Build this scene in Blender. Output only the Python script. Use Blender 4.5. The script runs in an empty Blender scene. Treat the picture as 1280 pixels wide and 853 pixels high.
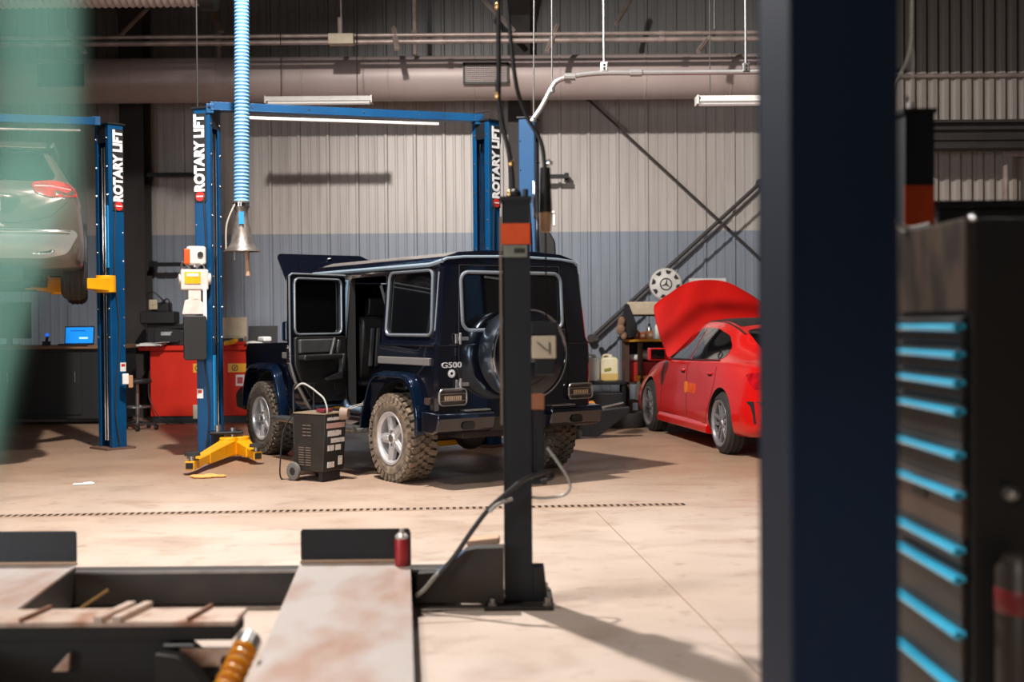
import bpy, bmesh, math, random
from mathutils import Vector, Matrix, Euler
from mathutils.bvhtree import BVHTree
random.seed(7)
PI = math.pi
scene = bpy.context.scene
COL = scene.collection
R = math.radians

# ---------------------------------------------------------------- camera
FPX = 1500.0; CH = 1.42
PITCH = 0.0170; ROLL = 0.008
Fv = Vector((0, math.cos(PITCH), -math.sin(PITCH)))
U0 = Vector((0, math.sin(PITCH), math.cos(PITCH)))
R0 = Vector((1, 0, 0))
Rv = R0*math.cos(ROLL) - U0*math.sin(ROLL)
Uv = R0*math.sin(ROLL) + U0*math.cos(ROLL)
def ray(u, v): return Fv + Rv*((u-640)/FPX) - Uv*((v-426.5)/FPX)
def P(u, v, Y):            # world point seen at photo position (u, v) at depth Y
    d = ray(u, v); s = Y/d.y
    return Vector((d.x*s, Y, CH+d.z*s))
def G(u, v, z=0.0):        # world point on the height z seen at (u, v)
    d = ray(u, v); s = (z-CH)/d.z
    return Vector((d.x*s, d.y*s, z))
cam = bpy.data.cameras.new('camera'); camo = bpy.data.objects.new('camera', cam); COL.objects.link(camo)
m = Matrix(((Rv.x, Uv.x, -Fv.x, 0), (Rv.y, Uv.y, -Fv.y, 0), (Rv.z, Uv.z, -Fv.z, CH), (0, 0, 0, 1)))
camo.matrix_world = m
cam.sensor_width = 36; cam.lens = FPX/1280*36
cam.clip_start = 0.05; cam.clip_end = 100
cam.dof.use_dof = True; cam.dof.focus_distance = 11.0; cam.dof.aperture_fstop = 1.5
scene.camera = camo

# ---------------------------------------------------------------- materials
def lin(c):
    o = []
    for x in c[:3]:
        x = x/255.0
        o.append(x/12.92 if x <= 0.04045 else ((x+0.055)/1.055)**2.4)
    return (o[0], o[1], o[2], 1)
MATS = {}
def mat(name, col, rough=0.5, metal=0.0, col2=None, scale=4.0, amt=0.5, bump=0.0, bscale=40.0, coat=0.0, emit=0.0, trans=0.0, spec=None, stretch=None, contrast=(0.35, 0.7), alpha=1.0):
    if name in MATS: return MATS[name]
    m = bpy.data.materials.new(name); m.use_nodes = True; nt = m.node_tree; N = nt.nodes; L = nt.links
    b = N['Principled BSDF']
    b.inputs['Base Color'].default_value = lin(col)
    b.inputs['Roughness'].default_value = rough; b.inputs['Metallic'].default_value = metal
    if coat: b.inputs['Coat Weight'].default_value = coat; b.inputs['Coat Roughness'].default_value = 0.04
    if trans: b.inputs['Transmission Weight'].default_value = trans
    if spec is not None: b.inputs['Specular IOR Level'].default_value = spec
    if alpha < 1: b.inputs['Alpha'].default_value = alpha
    if emit:
        b.inputs['Emission Color'].default_value = lin(col); b.inputs['Emission Strength'].default_value = emit
    tc = N.new('ShaderNodeTexCoord'); src = tc.outputs['Object']
    if stretch:
        mp = N.new('ShaderNodeMapping'); mp.inputs['Scale'].default_value = stretch
        L.new(src, mp.inputs['Vector']); src = mp.outputs['Vector']
    c2 = col2 if col2 else tuple(max(0, x*0.82) for x in col)
    n = N.new('ShaderNodeTexNoise'); n.inputs['Scale'].default_value = scale; n.inputs['Detail'].default_value = 6
    L.new(src, n.inputs['Vector'])
    r = N.new('ShaderNodeMapRange'); r.inputs['From Min'].default_value = contrast[0]; r.inputs['From Max'].default_value = contrast[1]
    r.inputs['To Max'].default_value = amt
    L.new(n.outputs['Fac'], r.inputs['Value'])
    mx = N.new('ShaderNodeMix'); mx.data_type = 'RGBA'
    mx.inputs[6].default_value = lin(col); mx.inputs[7].default_value = lin(c2)
    L.new(r.outputs['Result'], mx.inputs[0]); L.new(mx.outputs[2], b.inputs['Base Color'])
    if bump:
        n2 = N.new('ShaderNodeTexNoise'); n2.inputs['Scale'].default_value = bscale; n2.inputs['Detail'].default_value = 4
        L.new(src, n2.inputs['Vector'])
        bp = N.new('ShaderNodeBump'); bp.inputs['Strength'].default_value = bump; bp.inputs['Distance'].default_value = 0.02
        L.new(n2.outputs['Fac'], bp.inputs['Height']); L.new(bp.outputs['Normal'], b.inputs['Normal'])
    MATS[name] = m
    return m

navy = mat('navy_car_paint', (11, 15, 27), 0.14, 0.1, (12, 15, 23), 3, 0.5, coat=0.8)
navy_flare = mat('navy_metallic_flare', (13, 34, 60), 0.18, 0.6, (13, 28, 48), 3, 0.5, coat=0.8)
redp = mat('red_car_paint', (198, 15, 10), 0.28, 0.0, (186, 13, 9), 2, 0.4, coat=0.5)
brownp = mat('bronze_grey_car_paint', (104, 82, 73), 0.28, 0.45, (88, 70, 63), 2, 0.4, coat=0.8)
blackpl = mat('black_plastic', (30, 29, 29), 0.5, 0, (34, 33, 33), 8, 0.6, bump=0.05)
blackmt = mat('black_painted_steel', (24, 26, 30), 0.45, 0.2, (36, 36, 38), 5, 0.6, bump=0.04)
darkgrey = mat('dark_grey_steel', (52, 50, 49), 0.5, 0.3, (40, 38, 36), 5, 0.6)
rubber = mat('tyre_rubber', (38, 35, 33), 0.85, 0, (52, 46, 41), 10, 0.7, bump=0.2, bscale=60)
mudrubber = mat('tan_tyre_rubber', (84, 72, 61), 0.95, 0, (150, 130, 108), 14, 0.8, bump=0.3, bscale=50)  # paler, tan-mottled rubber, used on the rear left wheel only
mudrubber2 = mat('dull_tyre_rubber', (76, 68, 60), 0.95, 0, (108, 96, 84), 14, 0.8, bump=0.3, bscale=50)
alloy = mat('silver_alloy', (206, 203, 202), 0.32, 0.45, (176, 172, 170), 12, 0.5)
alloyd = mat('grey_alloy', (160, 156, 158), 0.32, 0.6, (110, 106, 108), 12, 0.5)
chrome = mat('chrome', (225, 225, 228), 0.12, 1.0, (200, 200, 205), 6, 0.4)
steel = mat('brushed_steel', (170, 168, 166), 0.35, 0.9, (130, 128, 126), 12, 0.6)
trimgrey = mat('grey_window_trim', (126, 132, 138), 0.35, 0.4, (120, 126, 136), 6, 0.5)
darkglass = mat('tinted_glass', (10, 11, 13), 0.04, 0, (14, 15, 17), 3, 0.3, spec=0.7)
seeglass = mat('clear_dark_glass', (60, 66, 68), 0.03, 0, (52, 60, 62), 3, 0.3, trans=0.85)
leather = mat('black_leather', (30, 30, 31), 0.38, 0, (40, 39, 39), 9, 0.6, bump=0.08, bscale=80)
interior = mat('dark_interior', (24, 24, 25), 0.8, 0, (22, 22, 23), 5, 0.6)
greyint = mat('grey_door_card', (62, 62, 64), 0.55, 0, (46, 46, 48), 7, 0.6, bump=0.05)
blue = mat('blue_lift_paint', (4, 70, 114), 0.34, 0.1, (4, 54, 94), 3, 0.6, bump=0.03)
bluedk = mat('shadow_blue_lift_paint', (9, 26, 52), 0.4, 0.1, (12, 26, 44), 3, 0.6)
cyan = mat('light_blue_guard', (34, 142, 205), 0.35, 0, (22, 120, 188), 6, 0.4)
yellow = mat('yellow_arm_paint', (240, 172, 12), 0.4, 0, (214, 140, 10), 7, 0.6, bump=0.04)
orange = mat('orange_paint', (232, 82, 14), 0.45, 0, (206, 66, 10), 7, 0.6)
white = mat('white_plastic', (226, 222, 216), 0.4, 0, (200, 196, 190), 8, 0.5)
cream = mat('cream_plastic', (205, 190, 165), 0.5, 0, (180, 160, 130), 8, 0.6)
whitelet = mat('white_lettering', (235, 232, 230), 0.5, 0, (220, 216, 214), 8, 0.3)
redlet = mat('red_marking', (200, 40, 34), 0.5, 0, (170, 34, 30), 8, 0.4)
redbox = mat('red_cabinet_paint', (212, 44, 24), 0.55, 0, (188, 34, 18), 3, 0.6, spec=.25)
taillight = mat('red_tail_lens', (190, 14, 24), 0.12, 0, (110, 6, 14), 14, 0.8, coat=1.0)
smoked = mat('smoked_tail_lens', (74, 62, 56), 0.2, 0, (48, 40, 38), 20, 0.7, coat=0.6)
amber = mat('amber_lens', (200, 130, 60), 0.25, 0, (150, 90, 40), 20, 0.6)
pipe = mat('galvanised_pipe', (186, 168, 160), 0.45, 0.4, (124, 108, 102), 6, 0.6)
frame_mt = mat('primer_steel_frame', (64, 58, 56), 0.6, 0.1, (50, 45, 43), 3, 0.6)
ductm = mat('painted_duct', (204, 186, 180), 0.45, 0.1, (186, 166, 160), 1.2, 0.6)
hosem = mat('pale_blue_hose', (120, 172, 214), 0.45, 0, (96, 150, 198), 5, 0.5)
rust = mat('worn_rusty_runway', (196, 186, 180), 0.34, 0.25, (166, 112, 78), 3.0, 0.75, bump=0.05, bscale=30, contrast=(0.46, 0.74), stretch=(1.4, .6, 1))
rustbeam = mat('worn_pale_steel', (198, 176, 160), 0.4, 0.4, (150, 96, 66), 6, 0.8, contrast=(0.48, 0.62))
rustdark = mat('dirty_dark_steel', (52, 46, 42), 0.6, 0.2, (36, 32, 30), 5, 0.7, bump=0.1)
cardboard = mat('brown_cardboard', (170, 120, 84), 0.8, 0, (140, 94, 62), 7, 0.6)
paper = mat('white_paper', (228, 224, 220), 0.8, 0, (210, 206, 200), 9, 0.4)
jugm = mat('translucent_jug', (240, 230, 196), 0.35, 0, (206, 190, 140), 5, 0.6)
jugw = mat('milky_jug', (206, 208, 200), 0.35, 0, (190, 190, 176), 5, 0.6)
oil = mat('yellow_fluid', (222, 190, 120), 0.4, 0, (206, 168, 90), 4, 0.5)
teal = mat('teal_air_hose', (150, 214, 200), 0.5, 0, (104, 172, 160), 4, 0.4)
cyanh = mat('bright_cyan_handle', (60, 196, 240), 0.22, 0.1, (40, 180, 230), 6, 0.3, coat=0.5)
brushed = mat('smudged_brown_steel', (84, 70, 60), 0.45, 0.5, (44, 37, 33), 7, 0.9, contrast=(0.45, 0.6), stretch=(1, 1, 0.5))
wood = mat('worktop_wood', (150, 112, 84), 0.5, 0, (120, 88, 66), 4, 0.6, stretch=(1, 8, 8))
rubberh = mat('black_hose_rubber', (34, 31, 31), 0.5, 0, (52, 46, 44), 8, 0.5)
clearhose = mat('pale_clear_hose', (176, 172, 164), 0.3, 0, (150, 146, 138), 8, 0.5)
mirrorm = mat('mirror_steel', (176, 192, 210), 0.24, 1.0, (116, 132, 150), 4, 0.3)
orangebox = mat('terracotta_box', (190, 96, 66), 0.7, 0, (160, 76, 52), 8, 0.6)
brass = mat('brass_fitting', (205, 160, 100), 0.3, 0.8, (170, 126, 76), 8, 0.5)
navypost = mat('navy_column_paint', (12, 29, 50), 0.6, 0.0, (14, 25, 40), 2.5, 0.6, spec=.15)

# floor material
def floor_mat():
    m = bpy.data.materials.new('stained_concrete'); m.use_nodes = True; nt = m.node_tree; N = nt.nodes; L = nt.links
    b = N['Principled BSDF']; tc = N.new('ShaderNodeTexCoord')
    def noise(scale, detail=6, st=(1, 1, 1), dist=0):
        mp = N.new('ShaderNodeMapping'); mp.inputs['Scale'].default_value = st
        L.new(tc.outputs['Object'], mp.inputs['Vector'])
        n = N.new('ShaderNodeTexNoise'); n.inputs['Scale'].default_value = scale; n.inputs['Detail'].default_value = detail
        n.inputs['Distortion'].default_value = dist
        L.new(mp.outputs['Vector'], n.inputs['Vector']); return n.outputs['Fac']
    def rng(s, a, b_, c, d):
        r = N.new('ShaderNodeMapRange'); r.inputs['From Min'].default_value = a; r.inputs['From Max'].default_value = b_
        r.inputs['To Min'].default_value = c; r.inputs['To Max'].default_value = d; L.new(s, r.inputs['Value']); return r.outputs['Result']
    def mix(f, a, b_):
        x = N.new('ShaderNodeMix'); x.data_type = 'RGBA'
        L.new(f, x.inputs[0])
        for i, c in ((6, a), (7, b_)):
            if isinstance(c, tuple): x.inputs[i].default_value = lin(c)
            else: L.new(c, x.inputs[i])
        return x.outputs[2]
    c = mix(rng(noise(0.45, 5), 0.35, 0.65, 0, 1), (204, 188, 175), (192, 170, 153))
    # the working bays are browner with trodden-in oil and dust than the drive aisle
    sep = N.new('ShaderNodeSeparateXYZ'); L.new(tc.outputs['Object'], sep.inputs[0])
    add = N.new('ShaderNodeMath'); add.operation = 'MULTIPLY_ADD'; add.inputs[1].default_value = 3.0
    L.new(noise(0.5, 4), add.inputs[0]); L.new(sep.outputs['Y'], add.inputs[2])
    c = mix(rng(add.outputs[0], 9.0, 13.0, 0, 0.9), c, (150, 119, 95))
    c = mix(rng(noise(1.6, 8, (1, 1.6, 1), 0.6), 0.5, 0.75, 0, 0.5), c, (140, 110, 88))
    c = mix(rng(noise(7, 8), 0.58, 0.8, 0, 0.5), c, (120, 92, 74))
    c = mix(rng(noise(30, 6), 0.55, 0.8, 0, 0.25), c, (220, 200, 184))
    L.new(c, b.inputs['Base Color'])
    L.new(rng(noise(1.4, 6), 0.3, 0.7, 0.34, 0.62), b.inputs['Roughness'])
    bp = N.new('ShaderNodeBump'); bp.inputs['Strength'].default_value = 0.12; bp.inputs['Distance'].default_value = 0.01
    L.new(noise(18, 8), bp.inputs['Height']); L.new(bp.outputs['Normal'], b.inputs['Normal'])
    return m
def wall_mat(name, up, low, zline, top):
    m = bpy.data.materials.new(name); m.use_nodes = True; nt = m.node_tree; N = nt.nodes; L = nt.links
    b = N['Principled BSDF']; b.inputs['Roughness'].default_value = 0.42; b.inputs['Metallic'].default_value = 0.15
    tc = N.new('ShaderNodeTexCoord'); sep = N.new('ShaderNodeSeparateXYZ'); L.new(tc.outputs['Object'], sep.inputs[0])
    gt = N.new('ShaderNodeMath'); gt.operation = 'GREATER_THAN'; gt.inputs[1].default_value = zline; L.new(sep.outputs['Z'], gt.inputs[0])
    x = N.new('ShaderNodeMix'); x.data_type = 'RGBA'; x.inputs[6].default_value = lin(low); x.inputs[7].default_value = lin(up)
    L.new(gt.outputs[0], x.inputs[0])
    mp = N.new('ShaderNodeMapping'); mp.inputs['Scale'].default_value = (9, 9, 0.7); L.new(tc.outputs['Object'], mp.inputs['Vector'])
    n = N.new('ShaderNodeTexNoise'); n.inputs['Scale'].default_value = 1.6; n.inputs['Detail'].default_value = 6; L.new(mp.outputs['Vector'], n.inputs['Vector'])
    r = N.new('ShaderNodeMapRange'); r.inputs['From Min'].default_value = 0.4; r.inputs['From Max'].default_value = 0.8; r.inputs['To Max'].default_value = 0.22
    L.new(n.outputs['Fac'], r.inputs['Value'])
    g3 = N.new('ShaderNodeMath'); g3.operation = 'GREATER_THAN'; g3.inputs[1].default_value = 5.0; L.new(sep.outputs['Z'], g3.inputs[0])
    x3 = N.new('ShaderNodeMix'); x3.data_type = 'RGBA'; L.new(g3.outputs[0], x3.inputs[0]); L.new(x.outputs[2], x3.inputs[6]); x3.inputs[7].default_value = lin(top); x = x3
    y = N.new('ShaderNodeMix'); y.data_type = 'RGBA'; L.new(r.outputs['Result'], y.inputs[0]); L.new(x.outputs[2], y.inputs[6]); y.inputs[7].default_value = lin((96, 88, 84))
    L.new(y.outputs[2], b.inputs['Base Color'])
    return m

# ---------------------------------------------------------------- mesh helper
class MB:
    def __init__(s): s.v = []; s.f = []; s.mi = []
    def add(s, vs, fs, mi=0, M=None):
        o = len(s.v)
        for p in vs:
            p = Vector(p)
            if M is not None: p = M @ p
            s.v.append(p)
        for f in fs: s.f.append([i+o for i in f]); s.mi.append(mi)
        return s
    def box(s, c, sz, rot=None, mi=0, M=None):
        x, y, z = sz[0]/2, sz[1]/2, sz[2]/2
        vs = [Vector(p) for p in ((-x,-y,-z),(x,-y,-z),(x,y,-z),(-x,y,-z),(-x,-y,z),(x,-y,z),(x,y,z),(-x,y,z))]
        if rot is not None:
            E = Euler(rot).to_matrix() if not isinstance(rot, Matrix) else rot
            vs = [E @ p for p in vs]
        vs = [p+Vector(c) for p in vs]
        return s.add(vs, [(0,3,2,1),(4,5,6,7),(0,1,5,4),(1,2,6,5),(2,3,7,6),(3,0,4,7)], mi, M)
    def b2(s, a, b, mi=0, M=None):
        return s.box([(a[i]+b[i])/2 for i in range(3)], [abs(b[i]-a[i]) for i in range(3)], None, mi, M)
    def beam(s, p0, p1, w, h, mi=0, up=(0, 0, 1)):
        p0 = Vector(p0); p1 = Vector(p1); d = (p1-p0); Ln = d.length; d.normalize(); up = Vector(up)
        if abs(d.dot(up)) > 0.99: up = Vector((0, 1, 0))
        x = d.cross(up).normalized(); z = x.cross(d).normalized()
        M = Matrix((x, d, z)).transposed()
        return s.box((p0+p1)/2, (w, Ln, h), M, mi)
    def cyl(s, p0, p1, r0, r1=None, n=20, mi=0, caps=True):
        return s.tubev([p0, p1], [r0, r0 if r1 is None else r1], n, mi, caps)
    def tube(s, pts, r, n=8, mi=0, closed=False): return s.tubev(pts, [r]*len(pts), n, mi, True, closed)
    def tubev(s, pts, rs, n=8, mi=0, caps=True, closed=False):
        pts = [Vector(p) for p in pts]; k = len(pts)
        t0 = (pts[1]-pts[0]).normalized()
        a = Vector((0, 0, 1)) if abs(t0.z) < 0.9 else Vector((1, 0, 0))
        nx = t0.cross(a).normalized(); vs = []; prev = t0
        for i in range(k):
            if closed: t = (pts[(i+1) % k]-pts[i-1]).normalized()
            elif i == 0: t = t0
            elif i == k-1: t = (pts[-1]-pts[-2]).normalized()
            else:
                t = (pts[i+1]-pts[i]).normalized()+(pts[i]-pts[i-1]).normalized()
                t = t.normalized() if t.length > 1e-6 else prev
            q = prev.rotation_difference(t); nx = (q @ nx); nx = (nx - t*nx.dot(t)).normalized(); ny = t.cross(nx); prev = t
            for j in range(n):
                an = 2*PI*j/n; vs.append(pts[i]+nx*(math.cos(an)*rs[i])+ny*(math.sin(an)*rs[i]))
        fs = []
        for i in range(k if closed else k-1):
            i2 = (i+1) % k
            for j in range(n):
                fs.append((i*n+j, i*n+(j+1) % n, i2*n+(j+1) % n, i2*n+j))
        if caps and not closed: fs.append(tuple(range(n-1, -1, -1))); fs.append(tuple((k-1)*n+j for j in range(n)))
        return s.add(vs, fs, mi)
    def lathe(s, prof, o=(0, 0, 0), ax='z', n=32, mi=0, closed=False):
        o = Vector(o); vs = []; k = len(prof)
        for r, h in prof:
            for j in range(n):
                a = 2*PI*j/n; c, d = r*math.cos(a), r*math.sin(a)
                p = {'z': (c, d, h), 'y': (d, h, c), 'x': (h, c, d)}[ax]
                vs.append(o+Vector(p))
        fs = []
        for i in range(k if closed else k-1):
            i2 = (i+1) % k
            for j in range(n): fs.append((i*n+j, i*n+(j+1) % n, i2*n+(j+1) % n, i2*n+j))
        if not closed:
            if prof[0][0] > 1e-5: fs.append(tuple(range(n-1, -1, -1)))
            if prof[-1][0] > 1e-5: fs.append(tuple((k-1)*n+j for j in range(n)))
        return s.add(vs, fs, mi)
    def prism(s, poly, a0, a1, ax='y', mi=0, M=None):
        n = len(poly)
        def w(p, a): return {'y': (p[0], a, p[1]), 'x': (a, p[0], p[1]), 'z': (p[0], p[1], a)}[ax]
        vs = [w(p, a0) for p in poly]+[w(p, a1) for p in poly]
        fs = [tuple(range(n)), tuple(range(2*n-1, n-1, -1))]
        for i in range(n): fs.append((i, (i+1) % n + 0, (i+1) % n+n, i+n))
        return s.add(vs, fs, mi, M)
    def ball(s, c, r, n=12, mi=0, sc=(1, 1, 1)):
        prof = [(r*math.sin(PI*i/8), -r*math.cos(PI*i/8)) for i in range(9)]
        o = len(s.v); s.lathe(prof, (0, 0, 0), 'z', n, mi)
        for i in range(o, len(s.v)): s.v[i] = Vector((s.v[i].x*sc[0], s.v[i].y*sc[1], s.v[i].z*sc[2]))+Vector(c)
        return s
    def build(s, name, mats, parent=None, bevel=0.0, sharp=35, seg=2, loc=None, rot=None):
        me = bpy.data.meshes.new(name)
        bm = bmesh.new()
        vs = [bm.verts.new(p) for p in s.v]
        for f, mi in zip(s.f, s.mi):
            try:
                fc = bm.faces.new([vs[i] for i in f]); fc.material_index = mi; fc.smooth = True
            except ValueError: pass
        bmesh.ops.remove_doubles(bm, verts=bm.verts, dist=1e-6)
        bmesh.ops.recalc_face_normals(bm, faces=bm.faces)
        bm.to_mesh(me); bm.free()
        return link_mesh(name, me, mats, parent, bevel, sharp, seg, loc, rot)
def link_mesh(name, me, mats, parent=None, bevel=0.0, sharp=35, seg=2, loc=None, rot=None):
    if not isinstance(mats, (list, tuple)): mats = [mats]
    if len(me.materials): me.materials.clear()
    for x in mats: me.materials.append(x)
    for p in me.polygons: p.use_smooth = True
    me.set_sharp_from_angle(angle=R(sharp))
    o = bpy.data.objects.new(name, me); COL.objects.link(o)
    if parent is not None: o.parent = parent
    if loc is not None: o.location = loc
    if rot is not None: o.rotation_euler = rot
    if bevel:
        b = o.modifiers.new('bevel', 'BEVEL'); b.width = bevel; b.segments = seg; b.limit_method = 'ANGLE'; b.angle_limit = R(40); b.harden_normals = True
    return o
def tag(o, label, cat, group=None):
    o['label'] = label; o['category'] = cat
    if group: o['group'] = group
    return o
def thing(name, label, cat, loc=(0, 0, 0), rz=0.0, group=None):
    o = bpy.data.objects.new(name, None); COL.objects.link(o); o.empty_display_size = 0.1
    o.location = loc; o.rotation_euler = (0, 0, rz)
    return tag(o, label, cat, group)
def struct(o): o['kind'] = 'structure'; return o
def copy_tree(o, parent=None):
    c = o.copy(); COL.objects.link(c)
    if parent is not None: c.parent = parent
    for ch in list(o.children): copy_tree(ch, c)
    return c
def setloc(o): bpy.context.view_layer.update(); return o
def boolcut(o, cutters, mats):
    # cutters: list of MB ; subtract each from o, bake
    objs = []
    for c in cutters:
        k = c.build('cutter', mats[1:2] if len(mats) > 1 else mats, o.parent); objs.append(k)
        md = o.modifiers.new('b', 'BOOLEAN'); md.operation = 'DIFFERENCE'; md.solver = 'EXACT'; md.object = k
        try: md.material_mode = 'TRANSFER'
        except Exception: pass
    bpy.context.view_layer.update()
    dg = bpy.context.evaluated_depsgraph_get()
    ev = o.evaluated_get(dg)
    me = bpy.data.meshes.new_from_object(ev, depsgraph=dg)
    o.modifiers.clear(); o.data = me
    for k in objs: bpy.data.objects.remove(k)
    for p in me.polygons: p.use_smooth = True
    me.set_sharp_from_angle(angle=R(32))
    return o
def rr(cx, cy, w, h, r, n=4):
    pts = []
    for (sx, sy, a0) in ((1, 1, 0), (-1, 1, 90), (-1, -1, 180), (1, -1, 270)):
        for i in range(n+1):
            a = R(a0+90*i/n); pts.append((cx+sx*(w/2-r)+r*math.cos(a), cy+sy*(h/2-r)+r*math.sin(a)))
    return pts
def rpoly(pts, r, n=4):
    out = []; k = len(pts)
    for i in range(k):
        a = Vector(pts[i-1]); b = Vector(pts[i]); c = Vector(pts[(i+1) % k])
        d1 = (a-b); d2 = (c-b); rr_ = min(r, d1.length*0.45, d2.length*0.45)
        p = b+d1.normalized()*rr_; q = b+d2.normalized()*rr_
        for j in range(n+1):
            t = j/n; out.append(tuple(p*(1-t)**2+b*2*t*(1-t)+q*t*t))
    return out
def bvh_of(o):
    bm = bmesh.new(); bm.from_mesh(o.data); t = BVHTree.FromBMesh(bm); bm.free(); return t
def hit(bvh, a, b, face):
    # face: 'L' (+y side) 'R' (-y) 'B' (rear, -x) 'F' 'T' top ; a,b the two plane coords
    if face == 'L': o, d = Vector((a, 3, b)), Vector((0, -1, 0))
    elif face == 'R': o, d = Vector((a, -3, b)), Vector((0, 1, 0))
    elif face == 'B': o, d = Vector((-5, a, b)), Vector((1, 0, 0))
    elif face == 'F': o, d = Vector((5, a, b)), Vector((-1, 0, 0))
    else: o, d = Vector((a, b, 5)), Vector((0, 0, -1))
    h = bvh.ray_cast(o, d)
    if h[0] is None: return None, None
    n = h[1]
    if n.dot(d) > 0: n = -n
    return h[0], n
def patch(bvh, poly, face, off=0.004, thick=0.004, step=0.06):
    """poly in the plane of the face, draped on the body as a thin shell"""
    bm = bmesh.new()
    vs = [bm.verts.new((p[0], p[1], 0)) for p in poly]; bm.faces.new(vs)
    xs = [p[0] for p in poly]; ys = [p[1] for p in poly]
    for ax, lo, hi in ((0, min(xs), max(xs)), (1, min(ys), max(ys))):
        k = max(1, int((hi-lo)/step))
        for i in range(1, k):
            c = [0, 0, 0]; c[ax] = lo+(hi-lo)*i/k; nn = [0, 0, 0]; nn[ax] = 1
            bmesh.ops.bisect_plane(bm, geom=bm.verts[:]+bm.edges[:]+bm.faces[:], plane_co=c, plane_no=nn)
    bm.verts.ensure_lookup_table()
    outer = []; inner = []; last = None
    for v in bm.verts:
        h, n = hit(bvh, v.co.x, v.co.y, face)
        if h is None:
            h, n = last if last else (Vector((0, 0, 0)), Vector((0, 0, 1)))
        last = (h, n)
        dirv = {'L': Vector((0, 1, 0)), 'R': Vector((0, -1, 0)), 'B': Vector((-1, 0, 0)), 'F': Vector((1, 0, 0)), 'T': Vector((0, 0, 1))}[face]
        dd = (n+dirv*0.5).normalized()
        outer.append(h+dd*off); inner.append(h+dd*(off-thick-0.006))
    k = len(outer); mb = MB(); fs = []
    for f in bm.faces:
        ids = [v.index for v in f.verts]; fs.append(ids); fs.append([i+k for i in reversed(ids)])
    for e in bm.edges:
        if e.is_boundary:
            a, b = e.verts[0].index, e.verts[1].index; fs.append([a, b, b+k, a+k])
    mb.add(outer+inner, fs); bm.free()
    return mb
def seam(bvh, pts, face, r=0.004, off=0.0, closed=False, mb=None):
    mb = mb or MB(); out = []
    for i in range(len(pts) if closed else len(pts)-1):
        a = Vector(pts[i]); b = Vector(pts[(i+1) % len(pts)]); k = max(1, int((b-a).length/0.06))
        for j in range(k):
            p = a+(b-a)*(j/k); h, n = hit(bvh, p.x, p.y, face)
            if h is not None: out.append(h+n*off)
    if not closed:
        h, n = hit(bvh, pts[-1][0], pts[-1][1], face)
        if h is not None: out.append(h+n*off)
    if len(out) > 2: mb.tube(out, r, 6, closed=closed)
    return mb
def catm(p0, p1, p2, p3, t):
    return 0.5*((2*p1)+(-p0+p2)*t+(2*p0-5*p1+4*p2-p3)*t*t+(-p0+3*p1-3*p2+p3)*t**3)
def smooth_pts(pts, k=6):
    pts = [Vector(p) for p in pts]; out = []
    for i in range(len(pts)-1):
        a = pts[max(0, i-1)]; b = pts[i]; c = pts[i+1]; d = pts[min(len(pts)-1, i+2)]
        for j in range(k): out.append(catm(a, b, c, d, j/k))
    out.append(pts[-1]); return out
def text_mesh(txt, size, name, matr, parent=None, ext=0.002, M=None, off=0.0, squeeze=1.0):
    cu = bpy.data.curves.new('t', 'FONT'); cu.body = txt; cu.size = size; cu.extrude = ext; cu.offset = off; cu.align_x = 'CENTER'; cu.align_y = 'CENTER'; cu.space_character = 1.02
    to = bpy.data.objects.new('t', cu); COL.objects.link(to); bpy.context.view_layer.update()
    dg = bpy.context.evaluated_depsgraph_get(); me = bpy.data.meshes.new_from_object(to.evaluated_get(dg), depsgraph=dg)
    bpy.data.objects.remove(to)
    S = Matrix.Diagonal((squeeze, 1, 1, 1))
    me.transform((M @ S) if M is not None else S)
    me.name = name
    return link_mesh(name, me, matr, parent)
def basis(x, y, z, o):
    x = Vector(x); y = Vector(y); z = Vector(z)
    return Matrix(((x.x, y.x, z.x, o[0]), (x.y, y.y, z.y, o[1]), (x.z, y.z, z.z, o[2]), (0, 0, 0, 1)))

# ================================================================= SETTING
WY = 18.5
mb = MB(); mb.b2((-13, -5, -0.1), (12, WY+0.3, 0)); floor = struct(mb.build('floor', floor_mat()))
def ribwall(name, x0, x1, y, z0, z1, pitch, deep, matr, minor=True):
    mb = MB(); pr = []; x = x0
    while x < x1:
        pr += [(x, 0), (x+pitch*0.80, 0)] if not minor else [(x, 0), (x+pitch*.22, 0), (x+pitch*.24, -deep*.28), (x+pitch*.30, -deep*.28), (x+pitch*.32, 0), (x+pitch*.52, 0), (x+pitch*.54, -deep*.28), (x+pitch*.60, -deep*.28), (x+pitch*.62, 0), (x+pitch*.84, 0)]
        if minor: pr += [(x+pitch*.87, -deep), (x+pitch*.95, -deep), (x+pitch*.98, 0)]
        else: pr = pr[:-1]+[(x+pitch*.42, 0), (x+pitch*.52, -deep), (x+pitch*.88, -deep), (x+pitch*.98, 0)]
        x += pitch
    n = len(pr); vs = [(p[0], y+p[1], z0) for p in pr]+[(p[0], y+p[1], z1) for p in pr]
    fs = [(i, i+1, i+1+n, i+n) for i in range(n-1)]
    mb.add(vs, fs); return struct(mb.build(name, matr, sharp=20))
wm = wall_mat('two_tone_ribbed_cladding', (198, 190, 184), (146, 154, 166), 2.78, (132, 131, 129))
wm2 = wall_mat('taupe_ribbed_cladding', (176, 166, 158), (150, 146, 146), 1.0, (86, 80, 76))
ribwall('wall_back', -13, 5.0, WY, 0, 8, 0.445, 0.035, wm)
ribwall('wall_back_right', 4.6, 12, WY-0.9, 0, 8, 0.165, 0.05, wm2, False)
dk = mat('dim_cladding', (120, 114, 110), 0.6, 0, (96, 92, 88), 2, 0.6)
mb = MB(); mb.b2((-13.1, -5, 0), (-13, WY+.2, 8)); struct(mb.build('wall_left', dk))
mb = MB(); mb.b2((12, -5, 0), (12.1, WY+.2, 8)); struct(mb.build('wall_right', dk))
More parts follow.
